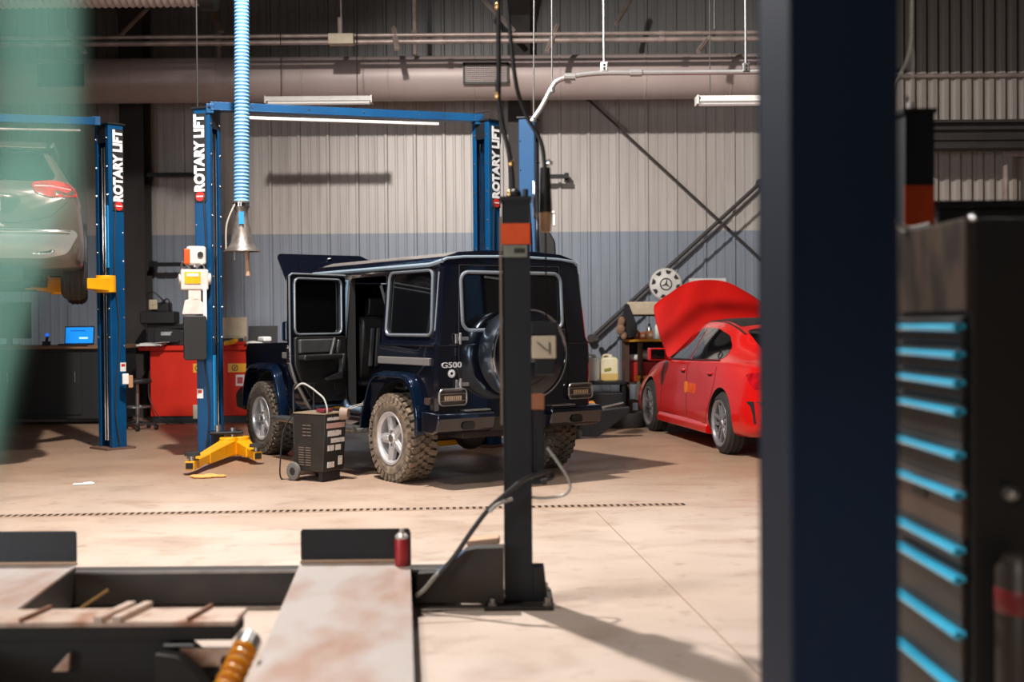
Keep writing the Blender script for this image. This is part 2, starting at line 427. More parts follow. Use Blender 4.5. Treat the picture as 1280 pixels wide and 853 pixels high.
mb = MB(); mb.b2((-13, -5.1, 0), (12, -5, 8)); struct(mb.build('wall_front', dk))
cm = mat('roof_deck', (96, 90, 86), 0.7, 0, (70, 66, 64), 2, 0.5)
mb = MB(); mb.b2((-13, -5, 7.9), (12, WY+.2, 8)); struct(mb.build('ceiling', cm))
# small riser between the two cladding types
mb = MB(); mb.b2((4.6, WY-0.98, 0), (5.0, WY-0.02, 8)); struct(mb.build('trim_1', frame_mt))
# drain slot across the floor
a = G(-40, 646.5); b = G(852, 631)
d = (b-a).normalized(); Ln = (b-a).length
mb = MB()
mb.beam(a+Vector((0, 0, 0.001)), b+Vector((0, 0, 0.001)), 0.13, 0.004, 0)
k = 0; s_ = 0.03
while s_ < Ln:
    mb.beam(a+d*s_+Vector((0, 0, 0.003)), a+d*(s_+0.024)+Vector((0, 0, 0.003)), 0.085, 0.004, 1); s_ += 0.05
drm = mat('worn_drain_frame', (184, 158, 136), 0.5, 0.2, (150, 118, 94), 5, 0.6)
dslot = mat('dark_drain_slot', (44, 28, 22), 0.9, 0, (36, 26, 22), 5, 0.6)
o = mb.build('floor_drain', [drm, dslot]); o['kind'] = 'structure'; o.name = 'trim_2'
# floor joints
mb = MB()
for p, q in (((745, 640), (1010, 905)), ((520, 780), (640, 775)),):
    mb.beam(G(*p)+Vector((0, 0, .0005)), G(*q)+Vector((0, 0, .0005)), 0.006, 0.0015)
o = struct(mb.build('trim_3', mat('joint_line', (150, 118, 98), .8, 0, (130, 100, 80), 3, .6)))

# steel frame columns on back wall (rigid frame), girts
def ibeam(mb, p0, p1, w, h, t=0.02, side=(1, 0, 0)):
    p0 = Vector(p0); p1 = Vector(p1); d = (p1-p0).normalized(); sd = Vector(side); nn = d.cross(sd).normalized()
    M = Matrix((sd, d, nn)).transposed(); L_ = (p1-p0).length; c = (p0+p1)/2
    mb.box(c+nn*(h/2), (w, L_, t), M); mb.box(c-nn*(h/2), (w, L_, t), M); mb.box(c, (t, L_, h), M)
for (ua, wd, kk) in ((171, 0.36, 4), (651, 0.34, 5), (1155, .3, 6)):
    x = P(ua, 400, WY-0.3).x
    mb = MB(); ibeam(mb, (x, WY-0.26, 0), (x, WY-0.26, 7.0), wd, 0.36)
    mb.prism([(WY-0.45, 6.0), (WY-0.08, 6.0), (WY-0.08, 7.2), (-2, 7.6), (-2, 7.35), (WY-1.2, 6.9)], x-wd/2, x+wd/2, 'x')
    struct(mb.build('trim_%d' % kk, frame_mt))
# girts (horizontal purlins) high on wall and roof purlins
mb = MB()
for z in (6.55,): mb.b2((-12.9, WY-0.28, z), (4.9, WY-0.1, z+0.26))
struct(mb.build('trim_7', mat('dark_girt_steel', (62, 54, 50), 0.6, 0.1)))
mb = MB()
for y in (3, 6, 9, 12, 15): mb.b2((-12.9, y, 7.62), (11.9, y+0.08, 7.88))
struct(mb.build('trim_8', frame_mt))
# beam right
mb = MB(); q0 = P(1120, 153, 16.9); q1 = P(1330, 157, 16.9); h0 = (q0.z-P(1120, 188, 16.9).z)
mb.b2((q0.x, 16.8, q0.z-h0), (q1.x+2, 17.0, q0.z)); mb.b2((q0.x, 16.72, q0.z-h0*.35), (q1.x+2, 17.05, q0.z-h0*.25)); mb.b2((q0.x, 16.7, q0.z-0.04), (q1.x+2, 17.05, q0.z)); mb.b2((q0.x, 16.7, q0.z-h0), (q1.x+2, 17.05, q0.z-h0+.05)); mb.b2((q0.x, 16.75, q0.z-h0*.7), (q1.x+2, 17.05, q0.z-h0*.62))
struct(mb.build('trim_9', frame_mt))

# ---- big round duct
dy = 17.35; zc = P(500, 98.5, dy).z; dr = (P(500, 71, dy).z-P(500, 126.5, dy).z)/2
t = thing('air_duct', 'long round taupe ventilation duct running across the back wall', 'duct', (0, dy, zc))
pa = P(-200, 99.5, dy); pb = P(1100, 98, dy)
mb = MB(); mb.cyl((pa.x, 0, 0), (4.55, 0, 0), dr, n=48); mb.build('duct_shell', ductm, t)
x = pa.x+.6
while x < 4.5:
    mb = MB(); mb.lathe([(dr, -0.012), (dr+0.006, -0.008), (dr+0.006, 0.008), (dr, 0.012)], (x, 0, 0), 'x', 48); x += 1.22; mb.build('seam_band', ductm, t)
def grille(u0, u1, v0, v1, nm, matf, dark):
    a_ = P(u0, v0, dy-dr); b_ = P(u1, v1, dy-dr); w = b_.x-a_.x; h = a_.z-b_.z; cx = (a_.x+b_.x)/2; cz = (a_.z+b_.z)/2-zc
    mb = MB(); mb.box((cx, -dr*1.0, cz), (w, .03, h)); g = mb.build('grille_backing', interior, t)
    mb = MB()
    for i in range(4):
        pass
    mb.box((cx, -dr*1.0-.022, cz+h/2), (w+.03, .03, .03)); mb.box((cx, -dr*1.0-.022, cz-h/2), (w+.03, .03, .03)); mb.box((cx-w/2, -dr*1.0-.022, cz), (.03, .03, h)); mb.box((cx+w/2, -dr*1.0-.022, cz), (.03, .03, h))
    mb.build('grille_frame', darkgrey, t)
    mb = MB(); n = 10
    for i in range(1, n): mb.box((cx, -dr*1.0-.022, cz-h/2+h*i/n), (w, .012, .008))
    n = 22
    for i in range(1, n): mb.box((cx-w/2+w*i/n, -dr*1.0-.022, cz), (.008, .012, h))
    mb.build('grille_bars', matf if not dark else darkgrey, t)
grille(580, 635, 80, 104, 'g', ductm, 0)
grille(49, 104, 82, 107, 'g', darkgrey, 1)
# second duct high on the left (closer)
a = P(-60, -2, 14); b = P(252, -2, 14)
t = thing('flexible_duct', 'ribbed flexible duct high at the upper left, just under the roof', 'duct', (0, 14, a.z))
mb = MB(); pts = []; rs = []; x = a.x; k = 0
while x < b.x: pts.append((x, 0, 0.14)); rs.append(0.24 if k % 2 else 0.262); x += 0.04; k += 1
mb.tubev(pts, rs, 24); mb.build('ribbed_tube', ductm, t)
mb = MB(); mb.lathe([(0.27, 0), (.30, 0), (.30, .16), (.27, .16)], (b.x, 0, .14), 'x', 28, closed=True); mb.build('end_collar', darkgrey, t)
# ---- two conduits
for (v, r, lab) in ((44, .028, 'upper of two long parallel pipes hung above the round duct'), (52, .036, 'lower of two long parallel pipes hung above the round duct')):
    y = 16.3; a = P(-100, v+1.5, y); b = P(1500, v-1, y); zz = P(500, v, y).z
    mb = MB(); mb.cyl((a.x, y, zz), (4.55 if v > 48 else 4.6, y, zz), r, n=12)
    k = a.x+1
    while k < 4: mb.cyl((k, y, zz), (k+.07, y, zz), r*1.3, n=12); k += 3.0
    tag(mb.build('ceiling_pipe', pipe), lab, 'pipe')
# light strip above right
def bracket(u, v0, u2, v2, y, lab, w=.07, hang=True, name='pipe_hanger'):
    a = P(u, v0, y); b = P(u2, v2, y-0.25)
    t = thing(name, lab, 'bracket', a)
    mb = MB(); mb.beam((0, 0, 0), b-a, w, 0.04); mb.beam((0, 0, .02), b-a+Vector((0, 0, .02)), w*.4, 0.05); mb.build('strut', pipe, t)
    if hang:
        mb = MB(); mb.cyl((0, 0, 0), (0, 0, 7.8-a.z), .006, n=6); mb.build('hanger_rod', steel, t)
bracket(82, 38, 106, 66, 16.4, 'slanted strut bracket under the pipes at far left')
bracket(697, 33, 684, 65, 16.4, 'slanted strut bracket on the pipes right of the thick black cable')
bracket(893, 40, 873, 65, 16.4, 'slanted strut bracket on the pipes nearest the foreground column')
bracket(492, 36, 496, 62, 16.4, 'upright strut bracket on the pipes above the blue lift beam')
bracket(187, 9, 148, 48, 17.6, 'diagonal brace above the pipes at upper left', .1, False, 'roof_brace')
bracket(262, 5, 276, 40, 17.6, 'short bent brace left of the pale blue hose', .1, False, 'roof_brace')
bracket(604, 0, 644, 41, 17.6, 'diagonal brace crossing behind the thick black cable', .1, False, 'roof_brace')
bracket(788, 0, 770, 30, 17.6, 'thin dark diagonal brace above the hanging socket', .06, False, 'roof_brace')
mb = MB(); a = P(273, 38, 17.6); mb.cyl(a, (a.x, a.y, P(273, 82, 17.6).z), .05, n=10)
tag(mb.build('short_pipe', pipe), 'short vertical pipe stub between ceiling pipes and duct, left of pale hose', 'pipe')
mb = MB(); a = P(518, 0, 17.0); mb.cyl((a.x, a.y, 7.9), (a.x, a.y, P(518, 70, 17.0).z), .035, n=10)
mb.cyl((a.x, a.y, P(518, 38, 17.0).z), (a.x, a.y, P(518, 48, 17.0).z), .055, n=10)
tag(mb.build('drop_pipe', pipe), 'brown vertical pipe dropping behind the ceiling pipes above the duct grille', 'pipe')
# junction box on pipes
t = thing('junction_box', 'pale junction box clamped on the two ceiling pipes', 'electrical box', P(427, 50, 16.2))
mb = MB(); mb.box((0, -.02, 0), (.34, .16, .14)); mb.build('enclosure', cream, t, bevel=.01)
mb = MB(); mb.cyl((0, 0, .05), (-.03, 0, 7.8-t.location.z), .012, n=8); mb.cyl((-.02, 0, .07), (-.02, 0, .3), .035, n=8); mb.build('drop_rod', pipe, t)
# fluorescent fixtures
tubem = mat('lit_tube_white', (238, 232, 226), 0.4, 0, (225, 220, 214), 5, 0.3, emit=0.25)
def fixture(u0, u1, v, y, lab, closed_l=False):
    a = P(u0, v, y); b = P(u1, v, y); w = b.x-a.x
    t = thing('strip_light', lab, 'light', (a.x+w/2, y, a.z))
    mb = MB(); mb.prism([(-.09, -.02), (.09, -.02), (.05, .05), (-.05, .05)], -w/2, w/2, 'x'); mb.build('housing', white, t, bevel=.005)
    for s in (-1, 1):
        mb = MB(); mb.cyl((-w/2+.03, s*.04, -.035), (w/2-.03, s*.04, -.035), .018, n=10); mb.build('tube', tubem, t)
    mb = MB(); mb.box((-w/2, 0, 0), (.02, .2, .1)); mb.box((w/2, 0, 0), (.02, .2, .1)); mb.build('end_cap', white, t, bevel=.004)
    for s in (-.36, .36):
        mb = MB(); mb.cyl((s*w, 0, .05), (s*w, 0, 7.85-a.z), .006, n=6); mb.build('hanging_wire', darkgrey, t)
fixture(333, 465, 126, 16.2, 'thin white strip light hanging just below the duct at centre left')
fixture(871, 990, 126, 13.6, 'thin white strip light hanging below the duct beside the foreground column')
# exposed light at right under shelf is built later
# bent conduit with hanging sockets
y = 12.6
pts = [P(664, 152, y), P(676, 135, y), P(690, 109, y), P(697, 101, y), P(712, 96, y), P(735, 92.5, y), P(760, 91, y), P(800, 91, y), P(934, 90, y), P(1010, 89, y)]
mb = MB(); mb.tube(smooth_pts(pts, 6), 0.028, 10)
for u in (795, 712): c = P(u, 91 if u > 720 else 96, y); mb.cyl(c-Vector((.06, 0, 0)), c+Vector((.06, 0, 0)), .04, n=10)
tag(mb.build('bent_conduit', mat('bright_conduit', (190, 186, 184), .3, .6)), 'silver conduit bending down from the hangers to the plain blue lift column', 'pipe')
for (u, v, s, lab) in ((755, 84, 1, 'small white socket box hanging on a rod in front of the duct'), (932, 85, 1, 'small grey socket box on a rod right beside the dark foreground column')):
    p = P(u, v, y); t = thing('hanging_socket', lab, 'electrical box', p)
    mb = MB(); mb.box((0, 0, 0), (.075, .06, .1)); mb.box((0, -.035, 0), (.06, .01, .08)); mb.build('socket_box', white if u < 800 else steel, t, bevel=.006)
    mb = MB(); mb.box((0, -.042, .015), (.02, .004, .025)); mb.box((0, -.042, -.02), (.02, .004, .025)); mb.build('outlet', blackpl, t)
    mb = MB(); mb.cyl((0, 0, .05), (0, 0, 7.85-p.z), .014, n=8); mb.build('hanger_rod', steel, t)
for u, ub, vb, lab in ((692, 690, 113, 'thin pale rod holding the bend of the silver conduit'), (672, 667, 150, 'thin dark rod ending on top of the plain blue column')):
    b = P(ub, vb, y); mb = MB(); mb.cyl(b, (P(u, 0, y).x, y, 7.8), .009, n=6); mb.cyl(b-Vector((0, 0, .02)), b+Vector((0, 0, .03)), .03, n=8)
    tag(mb.build('hanger_rod', steel), lab, 'rod')
# diagonal wall bracing
def rod(u0, v0, u1, v1, y, r, lab):
    mb = MB(); mb.cyl(P(u0, v0, y), P(u1, v1, y), r, n=8)
    for (u, v) in ((u0, v0), (u1, v1)): mb.cyl(P(u, v, y-.03), P(u, v, y+.1), r*2.2, n=8)
    tag(mb.build('bracing_rod', frame_mt), lab, 'rod')
rod(735, 124, 985, 355, 18.3, .018, 'dark bracing rod sloping down right across the wall')
rod(739, 423, 950, 229, 18.35, .03, 'thick dark bracing rod rising right towards the foreground column')
rod(745, 423, 960, 229, 18.1, .02, 'thinner bracing rod alongside the thick rising one')
for (u0, u1, v, lab) in ((181, 248, 219, 'dark wall bar, upper one left of the lettered column'), (187, 243, 331, 'dark wall bar, lower one left of the lettered column'), (677, 711, 221, 'short dark wall bar just right of the plain blue column')):
    mb = MB(); a = P(u0, v, 18.2); b = P(u1, v, 18.2); mb.b2((a.x, 18.15, a.z-.03), (b.x, 18.22, a.z+.03)); mb.b2((a.x, 18.22, a.z-.06), (a.x+.06, 18.42, a.z+.06)); mb.b2((b.x-.06, 18.22, a.z-.06), (b.x, 18.42, a.z+.06))
    tag(mb.build('wall_bar', blackmt), lab, 'bar')
# conduit on right wall
mb = MB(); z = P(1200, 91, 17.3).z; mb.cyl((5.2, 17.5, z), (11, 17.5, z), .03, n=8); tag(mb.build('wall_conduit', pipe), 'thin horizontal conduit on the ribbed wall at upper right', 'pipe')
mb = MB(); a = P(1257, 250, 17.2); b = P(1257, 193, 17.2); c = P(1300, 192, 17.2); mb.tube([a-Vector((0, 0, 1)), a, b, c, c+Vector((1, 0, 0))], .045, 10); tag(mb.build('wall_conduit', pipe), 'bent pipe corner on the wall under the dark beam at right', 'pipe')
# wires at upper right
for pts, lab in (([(1141, -20), (1140, 40), (1142, 80), (1140, 138)], 'thin cable dropping to the black column with the orange band'), ([(1141, 38), (1136, 70), (1122, 104), (1118, 140)], 'slack wire looping left beside the foreground column top')):
    mb = MB(); mb.tube(smooth_pts([P(u, v, 4.6) for u, v in pts], 6), .004, 6)
    tag(mb.build('thin_cable', clearhose), lab, 'cable')

# ================================================================= TWO POST LIFTS
BAY = R(17.3)
def lift_column(name_label, px, pyy, side, txt=True, H=3.66, bottomwear=True, carriage=None, group=None, guard=(0.25, 1.0), sticker=None, Y=.25):
    """local: opening to +x*side ; camera side -y"""
    t = thing('lift_column', name_label, 'car lift', (px, pyy, 0), BAY+R(-30 if side > 0 else 30), group)
    s = side; X = .17; th = .012
    mb = MB()
    mb.box((-s*X/2, 0, H/2), (th, Y, H)); mb.box((0, -Y/2, H/2), (X, th, H)); mb.box((0, Y/2, H/2), (X, th, H))
    for q in (-1, 1): mb.box((s*X/2, q*(Y/2-.03), H/2), (th, .06, H))
    mb.build('column_body', blue, t, bevel=.004)
    mb = MB(); mb.box((0, 0, .012), (.36, .40, .024)); mb.build('base_plate', mat('rusty_plate', (110, 78, 62), .8, .2, (80, 60, 52), 8, .6), t, bevel=.004)
    for w in (-1, 1):
        mb = MB(); mb.prism([(-s*.09, 0.024), (-s*.15, 0.024), (-s*.09, .14)], w*.05-.006, w*.05+.006, 'y'); mb.build('gusset', blue, t)
    mb = MB()
    for q in (-.035, .02): mb.cyl((s*.075, q, .1), (s*.075, q, H-.25), .010, n=6)
    mb.build('chain', chrome, t)
    mb = MB(); mb.box((0, 0, H+.01), (X+.05, Y+.05, .02)); mb.box((s*X/2, 0, H-.10), (.012, Y*.6, .2)); mb.build('top_cap', blackmt, t, bevel=.003)
    mb = MB()
    for k in range(8):
        z = H-.15-k*.32
        for q in (-1, 1): mb.ball((s*X/2+.008*s, q*(Y/2-.03), z), .012, 8)
        mb.ball((-s*X*.42, -Y/2-.006, z-.1), .010, 8)
    mb.build('bolts', chrome, t)
    if txt:
        cz = H-.05-.46; cx = -s*X*.10
        mb = MB(); mb.box((cx, -Y/2-.012, cz), (.135, .012, .92)); lp = mb.build('name_panel', blackpl, t, bevel=.003)
        M = basis((0, 0, 1), (-1, 0, 0), (0, -1, 0), (cx, -Y/2-.021, cz+.045))
        text_mesh('ROTARY LIFT', .15, 'lettering', whitelet, lp, .002, M, off=.008, squeeze=.88)
        mb = MB(); mb.cyl((cx, -Y/2-.018, cz-.405), (cx, -Y/2-.024, cz-.405), .05, n=20); mb.build('red_emblem', redlet, lp)
        mb = MB(); mb.box((cx, -Y/2-.026, cz-.405), (.075, .003, .012)); mb.build('emblem_bar', whitelet, lp)
    if guard:
        mb = MB(); mb.box((s*X/2+.014*s, -Y/2+.03, (guard[0]+guard[1])/2), (.014, .05, guard[1]-guard[0])); mb.build('blue_edge_guard', cyan, t, bevel=.004)['label'] = 'bright light blue guard strip'
    if sticker:
        mb = MB(); mb.box((-s*X*.3, -Y/2-.008, sticker), (.07, .004, .1)); mb.box((-s*X*.3, -Y/2-.011, sticker+.02), (.045, .002, .03), mi=1); mb.build('sticker', [white, redlet], t)
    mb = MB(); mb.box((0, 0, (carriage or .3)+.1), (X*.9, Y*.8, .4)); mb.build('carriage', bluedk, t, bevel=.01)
    # hydraulic hose
    mb = MB(); mb.tube(smooth_pts([(s*.02, -Y/2-.02, H-.9), (s*.05, -Y/2-.03, H-1.6), (s*.0, -Y/2-.03, 1.3), (s*.06, -Y/2-.03, .5), (s*.02, -Y/2-.04, .08)], 6), .007, 6); mb.build('hose', rubberh, t)
    return t
pL = G(262, 568); pL.z = 0
LA = lift_column('blue lift column with big lettering standing left of the navy off-roader', P(262, 400, 12.7).x, 12.7, 1, sticker=.68, guard=(.25, 1.08))
LB = lift_column('blue lettered lift column rising behind the navy off-roader roof', P(607, 155, 13.6).x, 13.6, -1, guard=None)
LC = lift_column('plain blue lift column without lettering, right behind the black post', P(661, 155, 13.45).x, 13.45, 1, txt=False, guard=None)
pD = G(140, 560)
LD = lift_column('blue lettered lift column by the raised brown car at left', P(139, 400, 13.65).x, 13.65, -1, carriage=1.85, guard=(2.05, 2.75), sticker=.93, Y=.30)
# light coloured power unit on LA
u = thing('lift_power_unit', 'white and orange hydraulic power unit with black tank on the lettered column', 'pump', P(243, 355, 12.45), BAY)
mb = MB(); mb.box((.02, 0, .29), (.2, .13, .2)); mb.build('motor_cap', mat('dusty_white_casting', (206, 196, 186), .5), u, bevel=.03)
mb = MB(); mb.box((-.075, -.03, .28), (.06, .12, .16)); mb.build('switch_box', orange, u, bevel=.012)
mb = MB(); mb.cyl((.06, -.066, .3), (.06, -.08, .3), .03, n=12); mb.build('knob', blackpl, u)
mb = MB(); mb.box((0, 0, .04), (.28, .14, .22)); mb.cyl((-.16, 0, .05), (-.1, 0, .05), .06, n=14); mb.cyl((.1, 0, .05), (.17, 0, .05), .065, n=14); mb.build('motor_body', MATS['dusty_white_casting'], u, bevel=.02)
mb = MB(); mb.box((-.02, -.075, .06), (.16, .006, .12)); mb.box((-.02, -.08, .09), (.12, .004, .03), mi=1); mb.build('warning_label', [yellow, white], u)
mb = MB(); mb.tube(smooth_pts([(-.05, -.02, .17), (-.12, -.05, .22), (-.13, -.02, .12), (-.17, 0, .05)], 5), .012, 6); mb.tube(smooth_pts([(.02, -.05, .16), (.08, -.06, .2), (.12, -.03, .1)], 5), .01, 6); mb.build('fitting_pipes', steel, u)
mb = MB(); mb.cyl((.02, 0, .17), (.02, 0, .22), .05, n=12); mb.build('neck', steel, u)
mb = MB(); mb.box((0, 0, -.12), (.13, .12, .12)); mb.prism([(-.13, -.32), (.1, -.32), (.1, -.22), (.03, -.14), (-.1, -.17)], -.06, .06, 'y'); mb.build('pump_block', mat('dusty_pink_casting', (214, 188, 176), .5, .1, (226, 214, 206), 14, .7), u, bevel=.012)
mb = MB(); mb.box((.1, -.06, -.2), (.04, .03, .36)); mb.build('release_lever', white, u, bevel=.008)
mb = MB(); mb.prism(rr(0, -.56, .23, .46, .03), -.09, .09, 'y'); mb.build('oil_tank', blackpl, u, bevel=.01)
# overhead beam
a = P(262, 133, 12.6); b = P(603, 148, 13.6)
t = thing('lift_crossbeam', 'blue overhead beam joining the two lettered lift columns over the navy off-roader', 'beam', a)
bz = a.z; dv = Vector((b.x-a.x, b.y-a.y, b.z-a.z))
mb = MB(); mb.beam((0, 0, 0), dv, .10, .085); mb.beam((0, 0, -.042), dv+Vector((0, 0, -.042)), .14, .01); mb.build('beam_channel', blue, t, bevel=.004)
mb = MB(); mb.cyl(dv*.1+Vector((0, -.09, -.12)), dv*.83+Vector((0, -.09, -.10)), .018, n=8); mb.build('shutoff_bar', white, t)
for f in (0.0, .98):
    mb = MB(); mb.box(dv*f+Vector((0, 0, -.03)), (.08, .12, .1), (0, 0, BAY)); mb.build('end_bracket', blue, t, bevel=.006)
mb = MB()
for f in (.15, .35, .55, .75, .85): mb.ball(dv*f+Vector((0, -.052, 0)), .012, 8)
mb.build('bolts', chrome, t)
mb = MB(); mb.tube(smooth_pts([dv*.97+Vector((0, -.03, .05)), dv*1.0+Vector((.1, -.03, .07)), dv*1.0+Vector((.2, -.05, -.05)), dv+Vector((.2, -.05, -.3))], 5), .008, 6); mb.build('hose', rubberh, t)
a = P(-60, 146, 12.4); b = P(120, 152, 13.5); dv = b-a
t = thing('lift_crossbeam', 'blue overhead beam above the raised brown car at far left', 'beam', a)
mb = MB(); mb.beam((0, 0, 0), dv, .10, .085); mb.build('beam_channel', blue, t, bevel=.004)
mb = MB(); mb.cyl(Vector((0, -.09, -.13)), dv*.9+Vector((0, -.09, -.12)), .015, n=8); mb.build('shutoff_bar', pipe, t)
mb = MB(); mb.box(dv, (.10, .12, .1), (0, 0, BAY)); mb.build('end_bracket', blue, t, bevel=.006)

# lift arms
def arm(lab, p0, p1, z0, z1, y_pad=True, matr=yellow, ww=.11, big=.17):
    p0 = Vector((p0[0], p0[1], z0)); p1 = Vector((p1[0], p1[1], z1))
    t = thing('lift_arm', lab, 'lift arm', p0); d = p1-p0; L_ = d.length; dn = d.normalized()
    sd = dn.cross(Vector((0, 0, 1))).normalized()
    mb = MB()
    # outer sleeve: tapered box
    def taper(a, b, w0, w1, h0, h1):
        up = Vector((0, 0, 1)); vs = []
        for (c, w, h) in ((a, w0, h0), (b, w1, h1)):
            for sx, sz in ((-1, -1), (1, -1), (1, 1), (-1, 1)): vs.append(c+sd*(sx*w/2)+up*(sz*h/2))
        mb.add(vs, [(0, 1, 2, 3), (7, 6, 5, 4), (0, 4, 5, 1), (1, 5, 6, 2), (2, 6, 7, 3), (3, 7, 4, 0)])
    taper(Vector((0, 0, 0)), d*.62, big, ww, .15, .11)
    mb.cyl((0, 0, -.09), (0, 0, .1), big*.55, n=16)
    mb.build('outer_sleeve', matr, t, bevel=.008)
    mb = MB(); taper(d*.55, d, ww*.8, ww*.8, .085, .085); mb.build('inner_sleeve', matr, t, bevel=.006)
    mb = MB(); mb.box(d+dn*.001, (ww*.62, .012, .055), Matrix((sd, dn, Vector((0, 0, 1)))).transposed()); mb.build('end_opening', interior, t)
    mb = MB(); q = d*.93; mb.cyl(q+Vector((0, 0, .03)), q+Vector((0, 0, .09)), .03, n=12); mb.build('pad_stem', steel, t)
    mb = MB(); mb.cyl(q+Vector((0, 0, .085)), q+Vector((0, 0, .115)), .075, .068, n=18); mb.build('rubber_pad', rubber, t)
    return t
j1 = (-2.93, 12.35)
arm('yellow lift arm pointing at the camera from the lettered column foot', j1, (G(243, 592).x, 11.15), .14, .09)
arm('yellow lift arm pointing to the off-roader front wheel', (j1[0]+.1, j1[1]+.1), (G(320, 583).x, 11.95), .14, .09)
t = thing('arm_bracket', 'dark pivot bracket joining the two yellow arms at the column foot', 'bracket', (-3.02, 12.48, 0), BAY)
mb = MB(); mb.box((0.03, -.02, .28), (.34, .2, .03)); mb.box((-.05, .02, .18), (.12, .16, .22)); mb.build('pivot_plate', blackmt, t, bevel=.01)
mb = MB(); mb.cyl((.1, -.05, .1), (.1, -.05, .33), .03, n=12); mb.cyl((-.05, -.05, .28), (-.05, -.05, .36), .035, n=12); mb.build('pivot_pin', steel, t)
arm('yellow lift arm under the raised brown car beside the left column', (P(134, 352, 13.5).x, 13.45), (P(99, 352, 12.8).x-.15, 12.8), 1.86, 1.86, big=.2)
arm('yellow lift arm low under the tail of the off-roader', (-.48, 13.35), (-1.25, 12.75), .14, .09)
arm('dim yellow lift arm further left beneath the raised brown car', (P(70, 355, 13.2).x, 13.3), (P(20, 358, 12.6).x, 12.9), 1.84, 1.84)
mb = MB()
c = G(258, 596, .012)
for k in range(14):
    a_ = random.random()*6.28; r_ = random.random()*.13
    mb.ball((c.x+math.cos(a_)*r_*1.2, c.y+math.sin(a_)*r_*.7, .014), .035+.02*random.random(), 8, 0, (1.3, 1, .35))
tag(mb.build('orange_rag', mat('pale_orange_rag', (238, 170, 96), .9, 0, (220, 140, 70), 20, .7)), 'crumpled pale orange rag on the floor below the yellow arm', 'rag')

# ================================================================= EXHAUST HOSE
hx = P(300, 100, 12.0)
t = thing('exhaust_hose', 'pale blue ribbed exhaust hose hanging with a steel funnel nozzle', 'hose', (hx.x, 12.0, 0))
zt = 7.85; zb = P(300, 256, 12).z
pts = []; rs = []; k = 0; z = zb
while z < zt:
    pts.append((0.045*math.sin((z-zb)*.45)-.03*((z-zb)/2)*.3, 0, z)); rs.append(.078 if k % 2 == 0 else .066); k += 1; z += .018
mb = MB(); mb.tubev(pts, rs, 18); mb.build('ribbed_hose', hosem, t, sharp=60)
zf = P(300, 306, 12).z
fun = mat('worn_funnel_steel', (160, 152, 146), 0.38, 0.7, (96, 84, 74), 9, .8)
mb = MB(); mb.lathe([(.078, zb+.03), (.078, zb-.03), (.062, zb-.06), (.068, zb-.14), (.088, zb-.24), (.110, zf+.02), (.14, zf-.03), (.178, zf-.06), (.180, zf-.07), (.165, zf-.065), (.105, zf), (.06, zb-.1), (.06, zb+.02)], (0, 0, 0), 'z', 32, closed=True); mb.build('funnel', fun, t, sharp=45)
mb = MB(); mb.lathe([(.083, zb+.015), (.09, zb+.015), (.09, zb-.02), (.083, zb-.02)], (0, 0, 0), 'z', 24, closed=True); mb.build('clamp', chrome, t)
zz = P(306, 345, 12).z
mb = MB(); mb.cyl((.055, -.02, zf-.03), (.06, -.02, zz), .022, n=10); mb.build('handle', mat('tan_handle', (176, 140, 112), .6), t)
mb = MB(); mb.tube(smooth_pts([(-.05, -.07, zb), (-.13, -.08, zb-.2), (-.15, -.04, zf-.05)], 6), .009, 6); mb.tube([(-.05, -.1, zf-.05), (-.052, -.1, zf-.16)], .006, 6); mb.build('pull_cord', clearhose, t)
mb = MB(); mb.box((.02, -.1, zb-.14), (.05, .004, .12)); mb.build('blue_sticker', cyan, t, rot=None)
mb = MB(); p0 = P(246, -10, 12.6); mb.tube(smooth_pts([Vector((p0.x, 12.6, 7.85)), P(246, 60, 12.6), P(247, 138, 12.6), P(250, 168, 12.6)], 6), .008, 6)
tag(mb.build('thin_cable', rubberh), 'thin black cable dropping to the top of the lettered column left of the hose', 'cable')

